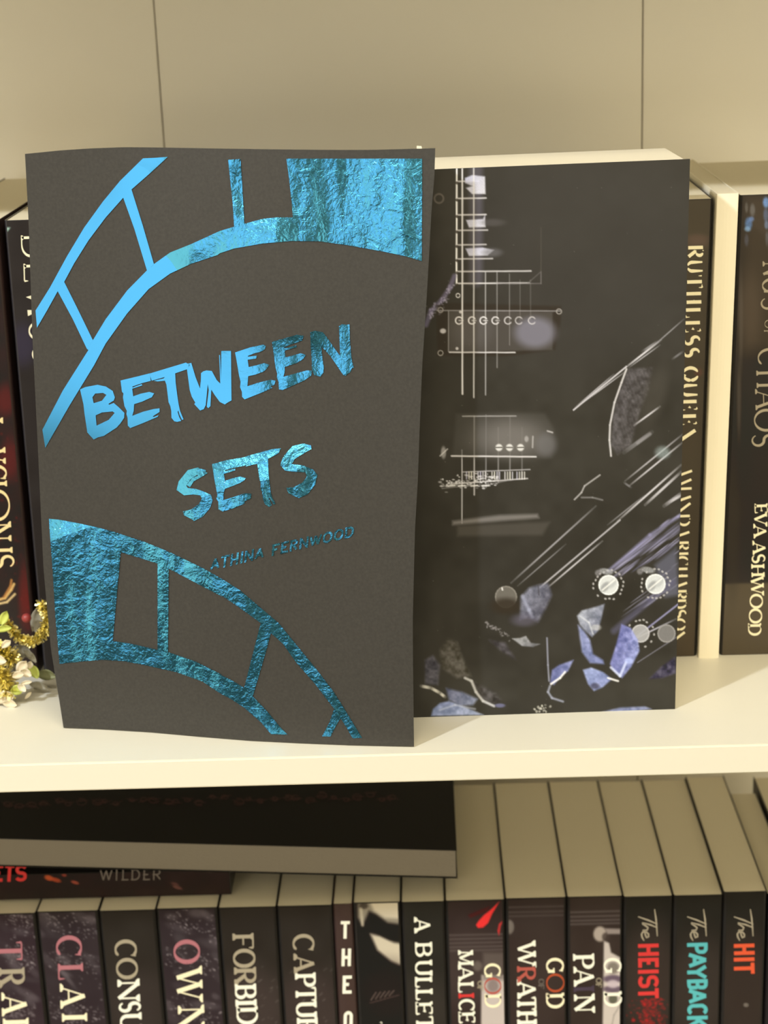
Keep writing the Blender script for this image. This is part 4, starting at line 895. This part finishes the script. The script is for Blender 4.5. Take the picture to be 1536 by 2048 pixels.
low_outer = A4([(70, 143), (150, 150), (300, 178), (440, 208), (560, 240), (800, 318), (1000, 400), (1250, 520)])+A4([(1400, 605), (1536, 690)])+A5([(300, 130), (430, 240), (560, 400), (700, 570), (830, 740), (900, 850), (1040, 1080), (970, 1082), (930, 1010), (880, 930), (830, 860), (700, 690), (560, 530), (460, 390), (370, 310), (300, 240), (120, 110), (0, 30)])+A4([(1400, 740), (1250, 662), (990, 525), (900, 485), (760, 440), (622, 400), (600, 640), (560, 1080), (700, 1102), (910, 1150), (985, 1166), (1200, 1240), (1400, 1340)])+A5([(0, 615), (90, 660), (180, 715), (240, 775), (350, 890), (440, 1000), (495, 1056), (375, 1052), (300, 965), (180, 860), (90, 800), (0, 752)])+A4([(1250, 1392), (1050, 1320), (780, 1260), (640, 1235), (480, 1225), (320, 1238), (152, 1256), (120, 900), (100, 560)])
low_strut1 = A4([(905, 480), (990, 520), (985, 1170), (905, 1155)])
low_strut2 = A5([(300, 235), (375, 305), (340, 440), (240, 780), (178, 715)])
low_strut3 = A5([(835, 870), (900, 915), (870, 955), (808, 1070), (748, 1068), (800, 970)])
foil_part('foil_outer_bar', [outer_band]); foil_part('foil_strut', [strut1]); foil_part('foil_strut', [strut2]); foil_part('foil_strut', [strut3])
foil_part('foil_panel', [main_up]); foil_part('foil_panel', [low_outer]); foil_part('foil_strut', [low_strut1]); foil_part('foil_strut', [low_strut2]); foil_part('foil_strut', [low_strut3])
ZA = lambda p: z1(p, 5.12, 140, 640); ZB = lambda p: z1(p, 4.955, 420, 630); ZC = lambda p: z1(p, 4.655, 330, 870)
# brush capitals; counters are opened by bridging them to the outline
def letter(nm, ps): return foil_part('foil_letter', ps, 7)
B_outer = ZA([(105, 710), (160, 685), (285, 662), (370, 680), (440, 725), (462, 790), (452, 822), (395, 858), (404, 866), (450, 848), (500, 890), (560, 950), (557, 1000), (520, 1055), (480, 1100), (350, 1185), (290, 1200), (245, 1222), (180, 1150), (165, 1050), (150, 950), (140, 860)])
H1 = ZA([(232, 790), (260, 752), (340, 745), (375, 765), (330, 825), (245, 850)]); H2 = ZA([(265, 975), (330, 945), (440, 935), (460, 950), (400, 1020), (275, 1080)])
letter('B', [[B_outer, H1, H2]])
letter('E', [ZA([(520, 618), (700, 575), (820, 545), (830, 622), (740, 645), (640, 680), (645, 690), (735, 655), (745, 668), (640, 702), (650, 780), (730, 752), (815, 735), (865, 750), (840, 790), (810, 803), (740, 835), (660, 860), (655, 930), (640, 980), (750, 938), (860, 910), (920, 903), (920, 940), (850, 985), (862, 992), (910, 972), (900, 990), (760, 1050), (620, 1105), (595, 1080), (592, 1000), (580, 960), (585, 930), (560, 880), (545, 790), (550, 750), (535, 735)])])
letter('T', [ZA([(815, 548), (1000, 492), (1190, 435), (1205, 445), (1240, 442), (1210, 500), (1080, 545), (1085, 640), (1100, 760), (1115, 860), (1130, 930), (1165, 1015), (1150, 1022), (1125, 970), (1112, 925), (1105, 940), (1120, 990), (1142, 1032), (1100, 1042), (1070, 1035), (1042, 1000), (1040, 930), (1030, 880), (1012, 840), (1000, 740), (990, 660), (975, 620), (900, 628), (860, 620), (960, 598), (975, 582), (840, 620)])])
letter('W', [[(373, 728), (383, 725.5), (392, 755), (400.7, 777), (401.5, 762), (402, 770), (402.5, 746), (407, 742.5), (413.4, 740.6), (424, 741.6), (434, 760), (441, 767), (440, 740), (438.7, 710), (440.5, 710), (442.5, 760), (443, 701.8), (462.4, 701.6), (462.8, 743), (463.4, 800.5), (457, 804), (450, 808.6), (440, 803.6), (430, 790), (423, 779), (421.3, 812), (417, 816), (414, 813), (418, 780), (416, 768), (412, 810), (408, 818), (400.7, 820.7), (389, 808), (391, 805), (384, 793), (380, 780)]])
letter('E', [ZB([(250, 370), (400, 320), (530, 292), (555, 305), (545, 340), (500, 365), (450, 375), (375, 405), (380, 412), (465, 402), (460, 430), (375, 442), (385, 515), (450, 500), (540, 475), (590, 492), (560, 535), (530, 560), (450, 590), (380, 605), (378, 640), (372, 705), (480, 670), (600, 640), (650, 650), (640, 690), (600, 705), (620, 720), (520, 765), (345, 835), (320, 810), (318, 760), (300, 715), (305, 660), (290, 600), (265, 450)])])
letter('E', [ZB([(615, 265), (760, 225), (860, 195), (930, 205), (915, 250), (870, 270), (800, 290), (735, 322), (740, 330), (858, 298), (860, 318), (740, 352), (750, 420), (820, 400), (900, 378), (952, 395), (920, 440), (850, 478), (740, 515), (742, 560), (728, 612), (840, 580), (960, 548), (1010, 550), (1005, 600), (930, 650), (720, 742), (685, 735), (680, 660), (665, 620), (668, 580), (650, 520), (635, 400)])])
letter('N', [ZB([(995, 170), (1040, 155), (1120, 170), (1160, 220), (1220, 310), (1290, 405), (1285, 250), (1280, 110), (1310, 90), (1350, 95), (1385, 92), (1388, 250), (1400, 400), (1412, 470), (1425, 520), (1408, 524), (1395, 560), (1345, 600), (1320, 592), (1300, 560), (1190, 400), (1105, 310), (1115, 430), (1130, 520), (1125, 570), (1095, 610), (1035, 595), (1012, 540), (1010, 450), (1000, 330)])])
letter('S', [ZC([(215, 325), (310, 300), (320, 308), (385, 325), (380, 342), (400, 352), (340, 390), (270, 430), (235, 485), (205, 465), (255, 400), (315, 375), (300, 370), (240, 410), (200, 470), (215, 492), (290, 500), (350, 520), (430, 555), (445, 610), (420, 680), (350, 760), (270, 800), (262, 788), (180, 745), (170, 710), (250, 690), (320, 640), (345, 590), (330, 560), (260, 552), (180, 560), (110, 510), (130, 430)])])
letter('E', [ZC([(440, 270), (570, 235), (740, 205), (740, 285), (660, 300), (560, 325), (560, 335), (660, 310), (650, 330), (550, 360), (560, 425), (630, 402), (700, 385), (755, 400), (740, 420), (700, 445), (560, 500), (548, 540), (545, 605), (650, 572), (750, 540), (805, 545), (800, 590), (740, 618), (745, 635), (640, 680), (540, 710), (500, 690), (498, 620), (480, 590), (490, 560), (465, 430)])])
letter('T', [ZC([(730, 207), (850, 170), (1000, 130), (1080, 122), (1060, 165), (1030, 185), (960, 220), (965, 350), (985, 530), (1000, 580), (1030, 640), (1010, 645), (975, 580), (970, 590), (995, 650), (970, 670), (930, 640), (912, 590), (905, 530), (890, 500), (895, 460), (880, 400), (860, 265), (750, 292), (752, 284), (850, 250), (735, 283)])])
letter('S', [ZC([(1190, 100), (1290, 78), (1360, 95), (1365, 130), (1320, 152), (1300, 165), (1210, 220), (1180, 270), (1280, 280), (1380, 320), (1420, 370), (1400, 460), (1330, 550), (1250, 585), (1220, 575), (1150, 540), (1130, 490), (1200, 485), (1280, 440), (1320, 390), (1310, 345), (1200, 340), (1120, 330), (1075, 280), (1090, 230), (1110, 190)])])
# author's name in small brush capitals
pts = []; ax = np.array((math.cos(math.radians(-13.4)), math.sin(math.radians(-13.4)))); up_ = np.array((.10, -1)); pos = 0
for k, ch in enumerate('ATHINA FERNWOOD'):
    wch = {'I': 8, 'W': 25, 'N': 20, ' ': 12, 'O': 21, 'D': 20, 'A': 19, 'F': 17, 'E': 17}.get(ch, 18)
    if ch != ' ': pts += place(glyph(ch, wch*.92, 24-.25*k*.5, 4.3, 4.3, 'sans'), np.array((421, 1141))+ax*pos, ax, up_)
    pos += wch+1.6
foil_part('foil_author_lettering', pts, 30)
# bright nick where a page corner shows above the cover
pc = on_y(838, 297, .03)
mesh_obj('page_corner', [pc+np.array(v) for v in ((-.0012, 0, -.003), (.0014, 0, -.003), (.0010, 0, .0008), (-.0008, 0, .0010), (-.0012, .0006, -.003), (.0014, .0006, -.003), (.0010, .0006, .0008), (-.0008, .0006, .0010))], BOXF, M['page_face'], fb)
b_ = (GP[-1, 0]+GP[-1, -1])/2
rebase(fb, (b_[0], b_[1], 0))

# ------------------------------------------------------------------ tinsel and flower garland at the left edge
M['gold'] = mat('gold_tinsel', (0.95, 0.86, 0.44), 0.3, 1.0)
M['petal'] = mat('cream_petal', (0.78, 0.72, 0.56), 0.55, var=(120, (0.62, 0.52, 0.36, 1)))
M['lime'] = mat('lime_leaf', (0.62, 0.66, 0.14), 0.5, var=(90, (0.42, 0.48, 0.10, 1)))
M['olive'] = mat('olive_leaf', (0.14, 0.16, 0.06), 0.5, var=(90, (0.24, 0.24, 0.12, 1)))
M['greyleaf'] = mat('grey_leaf', (0.30, 0.28, 0.22), 0.6)
M['berry'] = mat('red_berry', (0.30, 0.04, 0.04), 0.4)
gd = thing('flower_garland', 'gold tinsel garland with cream petals and lime leaves at left behind the foil cover', 'garland')
GYY = .066
def tinsel(name, path, rad, n, seed, yj=.004):
    g = np.random.default_rng(seed); P = np.array([on_y(x, y, GYY+yj) for x, y in path]); V = []; F = []
    cum = np.r_[0, np.cumsum(np.linalg.norm(np.diff(P, axis=0), axis=1))]
    for k in range(n):
        s = g.random()*cum[-1]; c_ = np.array([np.interp(s, cum, P[:, q]) for q in range(3)])
        d = unit(g.normal(size=3)); r_ = rad*(.3+.8*g.random()); a = c_+d*r_*.2; b = c_+d*r_
        sd = unit(np.cross(d, g.normal(size=3)))*.00045; q = len(V); V += [a-sd, a+sd, b+sd*.8, b-sd*.8]; F.append((q, q+1, q+2, q+3))
    wr = len(V); 
    for k in range(len(P)):            # the thin wire the tinsel is bound to
        for dd in ((.0004, 0, 0), (0, 0, .0004), (-.0004, 0, 0), (0, 0, -.0004)): V.append(P[k]+np.array(dd))
    for k in range(len(P)-1):
        for q in range(4): F.append((wr+k*4+q, wr+k*4+(q+1) % 4, wr+k*4+4+(q+1) % 4, wr+k*4+4+q))
    o = mesh_obj(name, V, F, M['gold'], gd); return o
tinsel('tinsel_loop', [(16, 1246), (26, 1262), (40, 1277), (55, 1284), (72, 1280), (86, 1270), (94, 1252), (95, 1234), (90, 1218), (83, 1208)], .0031, 1500, 1)
tinsel('tinsel_tuft', [(-14, 1298), (0, 1300), (14, 1308), (24, 1320)], .0050, 900, 2, -.003)
tinsel('tinsel_tuft', [(-8, 1338), (6, 1350), (12, 1366), (18, 1382)], .0052, 900, 3, -.006)
def leaf(name, x, y, l, wd, ang, m_, dy=0, cup=.25, label=None, n=7):
    """pointed, cupped leaf or petal, two-sided solid"""
    ctr = on_y(x, y, GYY+dy); V = []; F = []; ca, sa = math.cos(ang), math.sin(ang); k = .0066/34  # metres per photo pixel here
    for side in (0, 1):
        for i in range(n+1):
            t = i/n; hw = wd/2*math.sin(math.pi*min(1, t*.94+.03))**.75
            for q in (-1, -.5, 0, .5, 1):
                a, b = (t-.5)*l, q*hw
                V.append(ctr+np.array(((a*ca-b*sa)*k, (-cup*wd*(q*q-.3)+.12*l*math.sin(t*3))*k+side*.0004, (a*sa+b*ca)*k)))
    W5 = 5; base = (n+1)*W5
    for i in range(n):
        for q in range(4):
            a = i*W5+q; F += [(a, a+1, a+W5+1, a+W5), (base+a, base+a+W5, base+a+W5+1, base+a+1)]
        F += [(i*W5, (i+1)*W5, base+(i+1)*W5, base+i*W5), (i*W5+4, base+i*W5+4, base+(i+1)*W5+4, (i+1)*W5+4)]
    o = mesh_obj(name, V, F, m_, gd, True)
    if label: o['label'] = label
    return o
leaf('leaf', 8, 1236, 34, 20, 1.1, M['lime']); leaf('leaf', 6, 1258, 38, 16, .15, M['lime']); leaf('leaf', 34, 1380, 32, 24, .3, M['lime'], -.008)
leaf('leaf', 66, 1342, 40, 24, -1.0, M['lime'], .002, label='dull green leaf'); leaf('leaf', 92, 1350, 44, 26, -.2, M['olive'], .006, label='dark olive leaf')
leaf('leaf', 74, 1238, 62, 30, 1.25, M['greyleaf'], .010, label='pale grey leaf inside the tinsel loop')
leaf('leaf', 92, 1388, 60, 40, -.5, M['greyleaf'], .010, label='grey-brown leaf'); leaf('leaf', 46, 1302, 46, 26, -.6, M['greyleaf'], .004)
for x, y, l, wd, a in ((44, 1334, 34, 26, .9), (52, 1346, 26, 20, -.5), (30, 1352, 30, 22, .1), (10, 1395, 44, 30, .3), (0, 1376, 34, 26, 1.2), (22, 1368, 30, 22, -.4), (52, 1366, 26, 10, .2), (56, 1391, 22, 8, .8), (-4, 1320, 36, 24, -.2), (12, 1288, 26, 16, .6)):
    leaf('petal', x, y, l, wd, a, M['petal'], -.005+random.uniform(-.004, .004))
for x, y, l, wd, a in ((60, 1312, 40, 16, -.9), (38, 1318, 30, 14, .5), (78, 1372, 44, 18, -.3), (28, 1340, 26, 18, 1.2)):
    leaf('ribbon_scrap', x, y, l, wd, a, M['greyleaf'], .003)
for x, y, l, wd, a in ((36, 1350, 26, 18, .2), (20, 1408, 30, 20, -.2), (-6, 1400, 30, 24, .5), (60, 1330, 18, 14, 1.3), (44, 1376, 22, 16, -.8)):
    leaf('petal', x, y, l, wd, a, M['petal'], -.007+random.uniform(-.003, .003))
leaf('leaf', -2, 1462, 22, 16, .6, M['olive'], -.022)
bm = bmesh.new(); bmesh.ops.create_uvsphere(bm, u_segments=14, v_segments=10, radius=.0021, matrix=Matrix.Translation(Vector(on_y(53, 1236, GYY+.006))))
me = bpy.data.meshes.new('berry'); bm.to_mesh(me); bm.free(); me.polygons.foreach_set('use_smooth', [True]*len(me.polygons)); me.materials.append(M['berry'])
o = bpy.data.objects.new('berry', me); C.objects.link(o); o.parent = gd
gp = on_y(20, 1400, GYY); rebase(gd, (gp[0], gp[1], 0))
